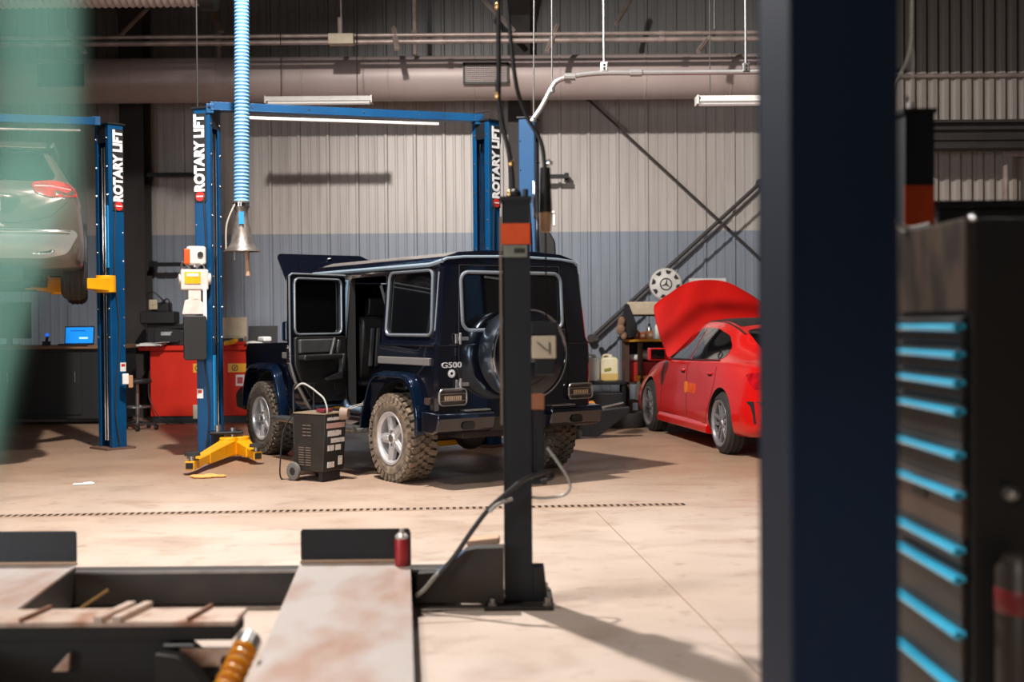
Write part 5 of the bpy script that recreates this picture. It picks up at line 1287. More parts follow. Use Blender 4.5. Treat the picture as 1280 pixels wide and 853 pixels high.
tag(mb.build('tan_glove', mat('tan_glove', (150, 116, 92), .9, 0, (110, 84, 66), 14, .7)), 'tan work glove hanging beside the black garment', 'glove')
for k, (u, w_, h_, m_, lab) in enumerate(((786, .08, .11, orangebox, 'terracotta small box at the left end of the orange shelf'), (794, .08, .13, orangebox, 'slightly taller terracotta box, second on the orange shelf'), (802, .08, .10, orangebox, 'low terracotta box, third on the orange shelf'), (811, .09, .12, cardboard, 'brown box touching the white bottle on the orange shelf'))):
    t = thing('small_box', lab, 'box', (P(u, 424, 17.15).x, 17.15, tz), .1*k, 'boxes on the orange shelf')
    mb = MB(); mb.box((0, 0, h_/2), (w_, .12, h_)); mb.build('carton', m_, t, bevel=.004)
    mb = MB(); mb.box((0, -.061, h_*.5), (w_*.6, .002, h_*.35)); mb.build('label_patch', cream, t)
for (u, hh, m_, cap, lab) in ((821, .26, white, redlet, 'white bottle with a red cap on the orange shelf'), (829, .34, blackpl, white, 'dark tall bottle at the right of the orange shelf'), (813, .22, steel, blackpl, 'small silver can on the orange shelf behind the boxes')):
    t = thing('bottle', lab, 'bottle', (P(u, 424, 17.2).x, 17.34 if u == 813 else 17.12, tz), 0, 'bottles on the orange shelf')
    mb = MB(); mb.lathe([(0, 0), (.035, 0), (.038, .01), (.038, hh*.7), (.015, hh*.85), (0, hh*.85)], (0, 0, 0), 'z', 18); mb.build('flask', m_, t)
    mb = MB(); mb.cyl((0, 0, hh*.84), (0, 0, hh), .018, n=12); mb.build('cap', cap, t)
# red tub + spray bottles
t = thing('red_tub', 'red plastic tub full of rags on the lower shelf behind the red car', 'tub', (P(810, 462, 17).x, 17.36, .53))
mb = MB(); mb.prism(rpoly([(-.28, 0), (.28, 0), (.31, .28), (-.31, .28)], .03), -.12, .12, 'y'); mb.build('tub_shell', mat('red_plastic', (190, 36, 30), .4), t, bevel=.015)
mb = MB()
for x, z_, r_ in ((-.15, .34, .09), (.02, .36, .08), (.16, .35, .1), (-.04, .42, .06)): mb.ball((x, -.02, z_), r_, 10, 0, (1.3, 1, .6))
mb.build('rags', paper, t)
for (u, lab) in ((798.5, 'spray bottle with yellow trigger, left one beside the red front wheel'), (808.5, 'spray bottle with yellow trigger, right one touching the red car front')):
    t = thing('spray_bottle', lab, 'bottle', (P(u, 500, 16.4).x, 16.4, P(u, 500, 16.4).z), 0, 'yellow trigger spray bottles')
    mb = MB(); mb.lathe([(0, 0), (.045, 0), (.05, .02), (.05, .15), (.025, .23), (.018, .25), (0, .25)], (0, 0, 0), 'z', 20); mb.build('flask', jugw, t)
    mb = MB(); mb.box((-.01, 0, .31), (.075, .03, .04)); mb.cyl((0, 0, .25), (0, 0, .30), .02, n=12); mb.beam((-.03, 0, .29), (-.02, 0, .24), .02, .012); mb.build('trigger_head', yellow, t, bevel=.006)
    mb = MB(); mb.box((0, -.051, .10), (.06, .004, .08)); mb.build('label_patch', white, t)
sb = P(803, 500, 16.4)
t = thing('step_stand', 'low dark stand under the two spray bottles', 'stand', (sb.x, 16.42, 0))
mb = MB(); mb.b2((-.18, -.14, sb.z-.03), (.18, .14, sb.z)); mb.build('top', MATS['dark_timber'], t)
for x in (-1, 1):
    for y in (-1, 1): mb = MB(); mb.b2((x*.16-.015, y*.12-.015, 0), (x*.16+.015, y*.12+.015, sb.z-.03)); mb.build('leg', MATS['dark_timber'], t)
# hub cap with star
hc = P(832, 355.5, 17.7)
t = thing('wheel_cover', 'large white wheel cover with a three-pointed star hung on the wall', 'wheel cover', hc)
mb = MB(); mb.lathe([(.235, .02), (.235, -.01), (.215, -.03), (.16, -.025), (.11, -.045), (0, -.05), (0, .02)], (0, 0, 0), 'y', 48); mb.build('disc', white, t, sharp=30)
mb = MB()
for k in range(8):
    a_ = 2*PI*k/8+.2; M = Matrix.Rotation(a_, 4, 'Y'); mb.prism([(-.045, .205), (.045, .205), (.02, .155), (-.02, .155)], -.036, -.02, 'y', 0, M)
mb.build('vent_notch', mat('dark_notch', (50, 48, 48), .7), t)
mb = MB(); mb.lathe([(.075, -.05), (.085, -.056), (.092, -.05), (.085, -.044)], (0, 0, 0), 'y', 32, closed=True)
for k in range(3):
    M = Matrix.Rotation(2*PI*k/3+.15, 4, 'Y'); mb.prism([(-.012, 0), (.012, 0), (0.002, .08), (-.002, .08)], -.058, -.048, 'y', 0, M)
mb.build('star_emblem', darkgrey, t)
mb = MB(); mb.lathe([(.225, -.012), (.238, -.02), (.245, -.01), (.238, 0)], (0, 0, 0), 'y', 48, closed=True); mb.build('rim_ring', alloy, t)
t = thing('wall_strip_light', 'white strip fitting on the wall just above the red bonnet', 'light', P(884, 351, 18.2))
mb = MB(); mb.box((0, 0, 0), (.56, .12, .07)); mb.build('housing', white, t, bevel=.01)
mb = MB(); mb.box((0, -.02, -.05), (.5, .06, .03)); mb.build('diffuser', cream, t, bevel=.01)
# low black bench with jugs
jz = P(760, 477, 16.9).z
t = thing('low_bench', 'low black bench carrying the two fluid jugs right of the off-roader', 'bench', (P(752, 477, 16.9).x, 16.95, 0))
mb = MB(); mb.b2((-.5, -.25, jz-.04), (.34, .25, jz)); mb.build('top', blackmt, t, bevel=.006)
for x in (-.46, .30):
    for y in (-.2, .2): mb = MB(); mb.b2((x-.025, y-.025, 0), (x+.025, y+.025, jz-.04)); mb.build('leg', blackmt, t)
mb = MB(); mb.b2((-.48, -.2, .15), (.32, .22, .4)); mb.build('drawer_box', blackpl, t, bevel=.02)
for (u, m_, lab, ww) in ((741, jugw, 'milky white fluid jug next to the off-roader tail', .2), (762, jugm, 'jug of pale yellow fluid with a label, right of the white jug', .25)):
    t = thing('fluid_jug', lab, 'jug', (P(u, 477, 16.85).x, 16.9, jz), 0, 'fluid jugs on the low bench')
    mb = MB(); mb.prism(rr(0, .17, ww, .34, .05), -.10, .10, 'y'); jb = mb.build('jug_body', m_, t, bevel=.03, seg=3)
    mb = MB(); mb.cyl((.02, 0, .34), (.02, 0, .38), .03, n=14); mb.build('cap', white, t)
    mb = MB(); mb.tube(smooth_pts([(-.1, 0, .33), (-.07, 0, .37), (0, 0, .37), (.05, 0, .34)], 5), .014, 8); mb.build('handle', m_, t)
    if u == 762:
        mb = MB(); mb.prism(rr(0, .07, ww+.004, .12, .03), -.103, .103, 'y'); mb.build('fluid', oil, t, bevel=.02)
        mb = MB(); mb.box((-.03, -.105, .17), (.10, .004, .04), (0, -.2, 0)); mb.build('label_patch', mat('green_yellow_label', (150, 150, 60), .5), t)
# black floor equipment right of off-roader: lift arm in black with orange pad
def floorbox(u, v, y, nm, lab, cat, bld, z=0): return item(nm, lab, cat, u, v, y, bld, z=z)
def b_arm2(t_):
    mb = MB(); mb.prism(rpoly([(-.75, .04), (.05, .02), (.42, .30), (.44, .38), (.1, .34), (-.75, .26)], .03), -.07, .07, 'y'); mb.build('jack_body', blackmt, t_, bevel=.012)
    mb = MB(); mb.cyl((.05, -.07, .36), (.36, .0, .42), .016, n=10); mb.cyl((.05, .07, .34), (.34, .1, .33), .012, n=10); mb.build('handle_bars', steel, t_)
    mb = MB(); mb.prism(rpoly([(-.28, .37), (.05, .37), (.0, .45), (-.1, .43)], .02), -.05, .05, 'y'); mb.build('saddle_pad', mat('orange_pad', (214, 140, 60), .6), t_, bevel=.01)
    for s in (-1, 1): mb = MB(); mb.cyl((-.2, s*.08, .06), (-.2, s*.11, .06), .06, n=16); mb.build('wheel', rubber, t_)
floorbox(742, 540, 14.4, 'trolley_jack', 'black trolley jack with an orange pad beside the off-roader tail', 'jack', b_arm2)
def b_bucket(t_):
    mb = MB(); mb.lathe([(0, 0), (.13, 0), (.16, .20), (.148, .20), (.12, .015), (0, .015)], (0, 0, 0), 'z', 28); mb.build('pail', mat('pinkish_pail', (226, 200, 196), .5), t_)
    mb = MB(); mb.tube([( .15*math.cos(a_), .15*math.sin(a_), .19-.03*math.sin(a_)) for a_ in [R(k) for k in range(0, 181, 15)]], .004, 6); mb.build('wire_handle', steel, t_)
floorbox(731, 536, 15.6, 'plastic_bucket', 'pale pink bucket on the floor beyond the off-roader rear wheel', 'bucket', b_bucket)
def b_tyre(t_):
    mb = MB(); mb.lathe([(.19, -.09), (.30, -.1), (.32, -.05), (.32, .05), (.30, .1), (.19, .09)], (0, 0, .10), 'z', 40, closed=True); mb.build('tread', rubber, t_)
floorbox(778, 523, 15.9, 'loose_tyre', 'black tyre lying flat under the low bench side', 'tyre', b_tyre)
def b_rag2(t_):
    for x, s in ((0, .05), (.07, .04)): pass
    mb = MB(); mb.ball((0, 0, .03), .06, 10, 0, (1.3, 1, .5)); mb.ball((.07, .02, .05), .045, 10, 0, (1, 1, .8)); mb.build('cloth', mat('orange_brown_rag', (200, 130, 80), .9), t_)
floorbox(797, 520, 16.2, 'orange_rag', 'small orange rag on the floor at the table leg', 'rag', b_rag2)
mb = MB(); c = G(104, 606); mb.box((c.x, c.y, .006), (.17, .09, .004), (0, 0, .3)); mb.box((c.x+.04, c.y+.03, .010), (.08, .07, .004), (.1, 0, .8)); tag(mb.build('paper_scrap', paper), 'scrap of white paper on the open floor at left', 'paper')

# ================================================================= FOUR POST ALIGNMENT LIFT (foreground)
cxp = G(646, 755); CY = 6.0
cx0 = P(629, 500, CY).x; cx1 = P(664, 500, CY).x; cxm = (cx0+cx1)/2; ztop = P(645, 251, CY).z
t = thing('ramp_post', 'slim black lift post with an orange band standing mid-floor', 'lift post', (cxm, CY, 0))
w = cx1-cx0
mb = MB(); mb.b2((-w/2, -.03, .02), (w/2, .0, ztop)); mb.b2((-w/2, -.03, .02), (-w/2+.012, .14, ztop)); mb.b2((w/2-.012, -.03, .02), (w/2, .14, ztop)); mb.b2((-w/2, .128, .02), (-w/2+.04, .14, ztop)); mb.b2((w/2-.04, .128, .02), (w/2, .14, ztop))
mb.build('column_body', mat('black_blue_steel', (19, 24, 32), .55, .1, (26, 26, 28), 3, .6), t, bevel=.003)
mb = MB(); mb.b2((-w/2-.01, -.035, ztop), (w/2+.01, .15, ztop+.02)); mb.ball((.0, .03, ztop+.035), .03, 10); mb.cyl((.05, .03, ztop), (.05, .03, ztop+.06), .014, n=8); mb.build('top_cap', blackmt, t)
zo0 = P(645, 306, CY).z; zo1 = P(645, 280, CY).z
mb = MB(); mb.b2((-w/2-.003, -.034, zo0), (w/2+.006, -.02, zo1)); mb.b2((w/2, -.034, zo0), (w/2+.006, .1, zo1)); mb.build('orange_band', orange, t)
mb = MB(); z0 = P(645, 322, CY).z; mb.b2((-w/2+.006, -.034, z0), (w/2-.015, -.028, zo0-.004)); mb.b2((-.01, -.036, z0+.02), (.045, -.033, zo0-.02), 1); mb.build('silver_label', [mat('grey_label', (140, 140, 128), .5, .2, (110, 112, 100), 20, .7), darkgrey], t)
mb = MB(); mb.b2((-w/2-.014, -.02, .9), (-w/2-.002, 0, ztop-.08)); mb.build('edge_strip', mat('tan_strip', (130, 112, 94), .5, .2), t)
mb = MB(); mb.b2((-.17, -.16, 0), (.17, .26, .016)); mb.build('base_plate', rustdark, t, bevel=.003)
for x, y in ((-.13, -.12), (.14, -.12), (.14, .22), (-.13, .22)):
    mb = MB(); mb.cyl((x, y, .016), (x, y, .055), .014, n=8); mb.cyl((x, y, .016), (x, y, .03), .024, n=6); mb.build('anchor_bolt', steel, t)
# right bracket
mb = MB(); zz1 = P(670, 708, CY).z; mb.prism([(w/2, .016), (w/2+.075, .016), (w/2+.058, zz1), (w/2, zz1)], -.03, .08, 'y'); mb.build('side_bracket', blackmt, t, bevel=.004)
# regulator cluster on right of post
t = thing('air_regulator', 'black air regulator with a cream gauge on the slim black post', 'regulator', (cx1, CY, 0))
zA = P(680, 402, CY).z; zB = P(680, 419, CY).z; zC = P(680, 448, CY).z
mb = MB(); mb.b2((0, -.03, zB), (.135, .04, zA)); mb.b2((.02, -.02, zB-.20), (.12, .04, zB)); mb.build('bracket', blackmt, t, bevel=.006)
mb = MB(); mb.b2((.004, -.05, zC), (.125, -.01, zB-.004)); gb = mb.build('gauge_box', cream, t, bevel=.006)
mb = MB(); mb.beam((.03, -.053, zC+.08), (.085, -.053, zC+.035), .004, .005, up=(0, 1, 0)); mb.box((.092, -.053, zC+.05), (.006, .004, .06)); mb.build('gauge_needle', blackpl, gb)
zD = P(672, 492, CY).z; zE = P(672, 512, CY).z; zF = P(672, 605, CY).z
mb = MB(); mb.b2((0, -.03, zE), (.066, .03, zD)); mb.build('copper_block', mat('copper_block', (170, 110, 76), .5, .3), t, bevel=.006)
mb = MB(); mb.b2((0, -.02, zF+.06), (.064, .04, zE)); mb.b2((0, -.04, zF), (.075, .05, zF+.06)); mb.build('slide_housing', blackmt, t, bevel=.005)
# hanging air gun with hose right of post top
pg = P(682, 288, 6.15)
t = thing('air_gun', 'hanging air blow gun with a pale tip beside the post top', 'air tool', pg)
mb = MB(); mb.cyl((0, 0, -.01), (0, 0, .09), .026, .034, n=16); mb.build('tip', mat('beige_tip', (196, 160, 126), .5), t)
mb = MB(); mb.cyl((0, 0, .09), (0, 0, .32), .034, .026, n=16); mb.build('grip', blackpl, t)
mb = MB(); mb.tube([(-.055, 0, .06), (-.058, 0, .25)], .008, 8); mb.ball((0.02, -.03, .34), .018, 8); mb.build('chrome_clip', chrome, t)
mb = MB(); mb.tube(smooth_pts([(0, 0, .3), (-.02, 0, .45), (-.10, 0, .60), (-.15, 0, .78), (-.19, 0, 1.2)], 6), .011, 8); mb.tube([(0, 0, 0), (0, 0, zA-pg.z)], .005, 6); mb.build('air_line', rubberh, t)
pg2 = P(688, 268, 13.2)
t = thing('hose_bracket', 'white clip holding a black hose on the plain blue column', 'bracket', pg2)
mb = MB(); mb.box((-.02, 0, .02), (.14, .08, .03)); mb.box((.04, 0, -.06), (.03, .06, .14)); mb.build('clip', white, t, bevel=.008)
mb = MB(); mb.prism(rpoly([(-.12, -.5), (.06, -.5), (.05, -.3), (-.08, -.08), (-.14, -.1)], .03), -.05, .05, 'y'); mb.build('black_bag', blackpl, t, bevel=.02)
# thick cable from ceiling to post
pts = [Vector((P(623, 0, CY+.05).x, CY+.05, 7.8)), P(623, 0, CY+.05), P(622, 100, CY+.05), P(626, 145, CY+.05), P(636, 190, CY+.05), P(640, 220, CY+.05), P(641, 252, CY+.05)]
mb = MB(); mb.tube(smooth_pts(pts, 8), .013, 10)
o = tag(mb.build('thick_cable', rubberh), 'thick black cable dropping from the roof to the slim post top', 'cable')
mb = MB()
for (u, v) in ((622, 8), (622, 120), (639, 205), (637, 243)): c = P(u, v, CY+.05); mb.ball(c, .016, 8, 0, (1, 1, 1.5))
mb.build('brass_clips', brass, o)
# cross beam
ya = 6.02; zc1 = .17
bx0 = P(-200, 700, 6.0).x; bx1 = P(566, 720, 6.0).x
t = thing('ramp_crossbeam', 'low dark steel crossbeam between the ramp runways', 'beam', (0, 6.05, 0))
mb = MB(); mb.b2((bx0, -.07, .012), (bx1, .08, .175)); mb.build('beam_body', mat('grimy_black_beam', (60, 52, 46), .6, .1, (34, 31, 30), 5, .6), t, bevel=.005)
mb = MB(); mb.b2((bx0, -.075, .168), (bx1, -.05, .18)); mb.build('worn_edge', steel, t)
# beam end shroud
t = thing('beam_shroud', 'dark sloped sheet metal cover between crossbeam and slim post', 'cover', (0, 6.0, 0))
pp = [P(520, 748, 6), P(524, 712, 6), P(548, 711, 6), P(583, 684, 6), P(596, 681, 6), P(630, 680, 6), P(630, 752, 6)]
mb = MB(); mb.prism([(p.x, max(.02, p.z)) for p in pp], -.10, .0, 'y'); mb.build('side_plate', MATS['grimy_black_beam'], t, bevel=.004)
mb = MB(); mb.beam((pp[2].x, -.1, pp[2].z+.004), (pp[3].x, -.1, pp[3].z+.004), .02, .008); mb.build('blue_edge', mat('pale_blue_edge', (130, 160, 200), .4, .3), t)
mb = MB(); q = P(604, 678, 6.1); mb.box((q.x, .14, q.z), (.17, .10, .035), (0, -.1, 0)); mb.build('tan_block', mat('tan_block', (196, 156, 128), .7), t, bevel=.01)
# runways
def runway(lab, uL, uR, dirx, y0=6.0, y1=1.7):
    xa = P(uL, 705, y0).x; xb = P(uR, 705, y0).x; sl = -(504-640)/FPX
    t_ = thing('ramp_runway', lab, 'lift runway', ((xa+xb)/2, y0, 0)); w_ = (xb-xa)
    z1 = .21
    k = y1-y0; dx = (-sl)*k
    mb = MB(); vs = [(-w_/2, 0, z1), (w_/2, 0, z1), (w_/2+dx, k, z1), (-w_/2+dx, k, z1), (-w_/2, 0, z1-.012), (w_/2, 0, z1-.012), (w_/2+dx, k, z1-.012), (-w_/2+dx, k, z1-.012)]
    mb.add(vs, [(0, 1, 2, 3), (7, 6, 5, 4), (0, 4, 5, 1), (1, 5, 6, 2), (2, 6, 7, 3), (3, 7, 4, 0)]); mb.build('deck_plate', rust, t_)
    for s in (-1, 1):
        mb = MB(); xo = s*(w_/2-.012); vs = []
        for (xx, yy) in ((xo-.012, 0), (xo+.012, 0), (xo+.012+dx, k), (xo-.012+dx, k)): vs.append((xx, yy, z1-.012))
        for (xx, yy) in ((xo-.012, 0), (xo+.012, 0), (xo+.012+dx, k), (xo-.012+dx, k)): vs.append((xx, yy, .03))
        mb.add(vs, [(0, 1, 2, 3), (7, 6, 5, 4), (0, 4, 5, 1), (1, 5, 6, 2), (2, 6, 7, 3), (3, 7, 4, 0)]); mb.build('side_rail', rustdark, t_)
    # end stop plate
    zt_ = P(440, 661, y0+.02).z
    mb = MB(); mb.prism(rr(0, (z1+zt_)/2+.004, w_-.004, zt_-z1-.01, .015), .012, .024, 'y'); sp_ = mb.build('stop_plate', blackmt, t_, bevel=.002)
    mb = MB(); mb.cyl((-w_/2, .012, z1+.006), (w_/2, .012, z1+.006), .010, n=8); mb.build('hinge_rod', mat('tan_hinge', (186, 150, 122), .5, .3), t_)
    return t_, w_, z1
r1 = runway('rusty pale ramp runway in the foreground centre', 375, 513, 0)
r2 = runway('rusty ramp runway cut off by the lower left corner', -46, 95, 0)
# left plate is wider in view: fine. red spray can on runway end
q = P(502.5, 704, 5.93)
t = thing('spray_can', 'red and silver can standing at the runway end by the stop plate', 'can', (q.x, 5.93, .21))
mb = MB(); mb.lathe([(0, 0), (.034, 0), (.036, .006), (.036, .125), (.033, .135)], (0, 0, 0), 'z', 24); mb.build('can_body', mat('red_can_label', (172, 40, 44), .35, .2, (130, 30, 36), 12, .6), t)
mb = MB(); mb.lathe([(.033, .132), (.034, .145), (.022, .16), (.012, .165), (.012, .185), (0, .185)], (0, 0, 0), 'z', 24); mb.build('cap', mat('silver_cap', (206, 196, 188), .35, .5), t)
mb = MB(); mb.b2((.036, -.006, 0), (.044, .02, .165)); mb.build('holder', blackmt, t)
# rolling jack between runways
jy = 4.6
t = thing('rolling_jack', 'dark rolling bridge jack with worn pale top between the runways', 'jack', (P(150, 770, jy).x, jy, 0))
x0 = P(-60, 770, jy).x-t.location.x; x1 = P(302, 770, jy).x-t.location.x; zj = .30
mb = MB(); mb.b2((x0, -.11, zj-.02), (x1, .10, zj)); mb.build('top_plate', rustbeam, t, bevel=.003)
mb = MB(); mb.b2((x0, -.105, zj-.075), (x1-.01, .09, zj-.02)); mb.b2((x0, -.10, .03), (P(225, 800, jy).x-t.location.x, .12, zj-.07)); mb.prism([(P(212, 800, jy).x-t.location.x, .02), (P(290, 800, jy).x-t.location.x, .02), (P(262, 800, jy).x-t.location.x, .13), (P(238, 815, jy).x-t.location.x, .19), (P(212, 800, jy).x-t.location.x, .2)], -.2, .05, 'y'); mb.build('jack_frame', mat('greasy_black_steel', (26, 24, 23), .7, .1, (34, 31, 29), 6, .6), t, bevel=.006)
for (u, w_) in ((140, .035), (162, .035)):
    xx = P(u, 768, jy).x-t.location.x; mb = MB(); mb.beam((xx-.01, -.13, zj+.012), (xx+.04, .12, zj+.012), w_, .025); mb.build('cross_strap', rustbeam, t, bevel=.003)
for u in (45, 250):
    xx = P(u, 768, jy).x-t.location.x; mb = MB(); mb.beam((xx-.015, -.11, zj+.008), (xx+.02, .10, zj+.008), .012, .016)
    mb.build('weld_bead', mat('rust_bead', (130, 86, 62), .8), t)
mb = MB(); xx = P(98, 755, jy).x-t.location.x; mb.beam((xx-.03, .1, zj), (xx+.03, .25, zj+.04), .008, .008); mb.build('pin', brass, t)
mb = MB(); xx = P(232, 787, jy).x-t.location.x; mb.cyl((xx-.05, -.115, zj-.09), (xx+.06, -.115, zj-.09), .008, n=8); mb.build('bright_pin', steel, t)
mb = MB(); xx = P(292, 803, jy).x-t.location.x; mb.cyl((xx, -.12, .15), (xx, -.06, .15), .022, n=12); mb.build('roller', darkgrey, t)
mb = MB(); xx = P(262, 800, jy).x-t.location.x; mb.b2((P(236, 797, jy).x-t.location.x, -.12, .13), (P(300, 797, jy).x-t.location.x, -.10, .20)); mb.build('light_bracket', rustbeam, t, bevel=.003)
mb = MB(); c0 = P(38, 812, 4.2); mb.prism([(c0.x-t.location.x-.03, .12), (c0.x-t.location.x+.03, .12), (c0.x-t.location.x+.035, .19)], -.13, -.10, 'y'); mb.build('wedge_tab', rustbeam, t)
# yellow coil hose
p0 = P(306, 812, 4.25); p1 = P(262, 905, 3.9); d = (p1-p0); L_ = d.length; dn = d.normalized(); sx = dn.cross(Vector((0, 0, 1))).normalized(); sz2 = sx.cross(dn)
pts = []; turns = 9; 
for i in range(turns*14+1):
    a_ = 2*PI*i/14; f = i/(turns*14); pts.append(p0+d*f+sx*(math.cos(a_)*.036)+sz2*(math.sin(a_)*.036))
t = thing('coiled_hose', 'yellow coiled air hose beside the rusty centre runway', 'hose', (0, 0, 0))
mb = MB(); mb.tube(pts, .012, 8); mb.build('coil', mat('amber_hose', (226, 150, 20), .3, 0, (200, 120, 14), 8, .5), t)
mb = MB(); mb.cyl(p0-dn*.05, p0+dn*.005, .046, n=18); mb.build('end_fitting', steel, t)
# hoses at post
def cable(lab, pts, r, m_, nm='air_hose', k=8):
    mb = MB(); mb.tube(smooth_pts(pts, k), r, 8); return tag(mb.build(nm, m_), lab, 'hose' if 'hose' in nm else 'cable')
cable('thick dark hose curving from the crossbeam up to the slim post', [P(519, 747, 5.85), P(540, 728, 5.85), P(565, 700, 5.85), P(590, 664, 5.85), P(610, 638, 5.85), P(632, 618, 5.85), P(655, 600, 5.85), P(672, 593, 5.88), P(688, 590, 5.95), P(690, 597, 5.95), P(676, 602, 5.95)], .012, rubberh)
cable('pale hose end branching off the thick dark hose', [P(612, 640, 5.83), P(622, 631, 5.83), P(640, 624, 5.86)], .009, clearhose)
cable('thin pale cable looping out right of the slim post base', [P(684, 560, 5.98), P(700, 582, 5.98), P(711, 600, 5.98), P(712, 612, 5.98), P(703, 620, 5.98), P(680, 623, 5.98), P(664, 622, 5.98)], .007, clearhose, 'loose_cable')
cable('pale hose tip lying on the crossbeam end', [P(520, 745, 5.82), P(530, 738, 5.82), P(543, 722, 5.84), P(552, 714, 5.86)], .010, clearhose)

# ================================================================= FOREGROUND RIGHT: navy column, tool chest
xa = P(988, 400, 2.5).x; xb = P(1124, 400, 2.5).x
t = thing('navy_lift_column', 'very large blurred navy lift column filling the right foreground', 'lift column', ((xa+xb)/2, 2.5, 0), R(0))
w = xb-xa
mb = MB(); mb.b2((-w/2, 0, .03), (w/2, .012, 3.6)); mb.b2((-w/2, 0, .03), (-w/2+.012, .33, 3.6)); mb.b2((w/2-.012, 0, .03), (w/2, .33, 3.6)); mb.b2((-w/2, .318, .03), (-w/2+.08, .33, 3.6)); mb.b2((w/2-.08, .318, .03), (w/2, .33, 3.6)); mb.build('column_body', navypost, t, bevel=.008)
mb = MB(); mb.b2((-w/2+.004, -.004, .03), (-w/2+.02, 0, 3.6)); mb.build('weld_seam', navypost, t)
mb = MB(); mb.b2((-w/2-.1, -.1, 0), (w/2+.1, .43, .03)); mb.build('base_plate', blackmt, t, bevel=.004)
mb = MB(); mb.b2((-w/2+.02, .04, .4), (w/2-.02, .30, 1.0)); mb.build('carriage', blackmt, t, bevel=.01)
# black chest
XN = 1.285; y0 = 3.4; y1 = 4.02
t = thing('tool_chest', 'tall black tool chest with bright cyan drawer handles', 'tool chest', (XN, y0, 0))
zt2 = 1.70; dep = .60
mb = MB(); mb.b2((.02, 0, .08), (dep, y1-y0, zt2)); chb = mb.build('carcass', mat('black_chest', (24, 23, 23), .5, .1, (30, 28, 27), 4, .5), t, bevel=.008)
mb = MB()
for x in (.1, dep-.1):
    for y in (.08, y1-y0-.08): mb.cyl((x-.02, y, .04), (x+.02, y, .04), .04, n=16)
mb.build('castor', rubber, t)
def zy(v): return P(1207, v, y0).z
hd = [410, 445, 481, 517, 572, 622, 692, 728, 797, 868]
zs_ = [zy(v) for v in hd]
lips = [zt2-.24]+[(zs_[i]+zs_[i+1])/2-.005 for i in range(len(zs_)-1)]+[.12]
dm = mat('drawer_front_dark', (46, 39, 35), .45, .2, (34, 30, 28), 5, .6)
dm2 = mat('drawer_front_brown', (84, 64, 52), .45, .2, (64, 50, 42), 5, .6)
for i, z in enumerate(zs_):
    hi = min(z+.045, 9) if i < 4 else z+.05; top = z+.03; bot = (zs_[i+1]+.034 if i+1 < len(zs_) else .12)
    mb = MB(); mb.b2((-.0, .03, bot), (.02, y1-y0-.02, top)); dr_ = mb.build('drawer', dm2 if i in (5,) else dm, t, bevel=.004)
    ya_, yb_ = .012, (y1-y0-.03 if i not in (4, 5) else y1-y0+.0)
    mb = MB(); mb.tube([(-.020, ya_, z), (-.020, yb_, z)], .0115, 12); mb.box((-.008, (ya_+yb_)/2, z+.004), (.024, yb_-ya_, .014)); mb.build('drawer_handle', cyanh, dr_)['label'] = 'bright cyan full-width handle'
mb = MB(); mb.b2((.0, .0, zs_[0]+.05), (.02, y1-y0-.005, zt2)); mb.build('upper_panel', brushed, t, bevel=.003)
mb = MB(); mb.b2((-.004, .32, .86), (.0, .44, .92)); mb.build('lock_plate', darkgrey, t)
mb = MB(); q = P(1265, 618, y0-.03); mb.cyl((q.x-XN, 0, q.z), (q.x-XN, -.03, q.z), .022, n=18); mb.ball((q.x-XN, -.035, q.z), .020, 12); mb.build('side_knob', steel, t)
mb = MB(); mb.ball((.02, .0, zt2), .012, 8); mb.build('corner_rivet', chrome, t)
# red-topped extinguisher-like bottle on its side
q = P(1272, 760, y0-.09)
t = thing('oil_can', 'dark cylinder with a red band at the lower right edge by the chest', 'canister', (q.x, y0-.10, 0))
zr0 = P(1270, 765, y0-.1).z; zr1 = P(1270, 735, y0-.1).z; ztp = P(1270, 690, y0-.1).z
mb = MB(); mb.lathe([(0, .0), (.06, 0), (.062, .02), (.062, ztp-.05), (.04, ztp-.01), (.0, ztp)], (0, 0, 0), 'z', 28); mb.build('cylinder', mat('taupe_cylinder', (58, 50, 44), .4, .3), t)
mb = MB(); mb.lathe([(.0635, zr0), (.065, zr0+.003), (.065, zr1-.003), (.0635, zr1)], (0, 0, 0), 'z', 28); mb.build('red_band', mat('dull_red_band', (110, 26, 26), .4), t)
# dark cabinet behind
zc2 = P(1230, 251, 4.9).z
t = thing('black_cabinet', 'large black cabinet behind the cyan-handled chest', 'cabinet', (P(1172, 300, 4.9).x, 4.9, 0))
mb = MB(); mb.b2((.0, 0, .0), (1.2, .6, zc2-.03)); mb.build('carcass', MATS['black_chest'], t, bevel=.01)
mb = MB(); mb.b2((-.03, -.03, zc2-.03), (1.23, .63, zc2)); mb.build('top', blackmt, t, bevel=.004)
mb = MB(); mb.b2((.02, -.018, .1), (.58, 0, zc2-.1)); d1_ = mb.build('door', MATS['black_chest'], t, bevel=.006)
mb = MB(); mb.cyl((.54, -.03, .9), (.54, -.03, 1.05), .008, n=8); mb.build('handle', darkgrey, d1_)
mb = MB(); mb.b2((.62, -.018, .1), (1.18, 0, zc2-.1)); d1_ = mb.build('door', MATS['black_chest'], t, bevel=.006)
mb = MB(); mb.cyl((.66, -.03, .9), (.66, -.03, 1.05), .008, n=8); mb.build('handle', darkgrey, d1_)
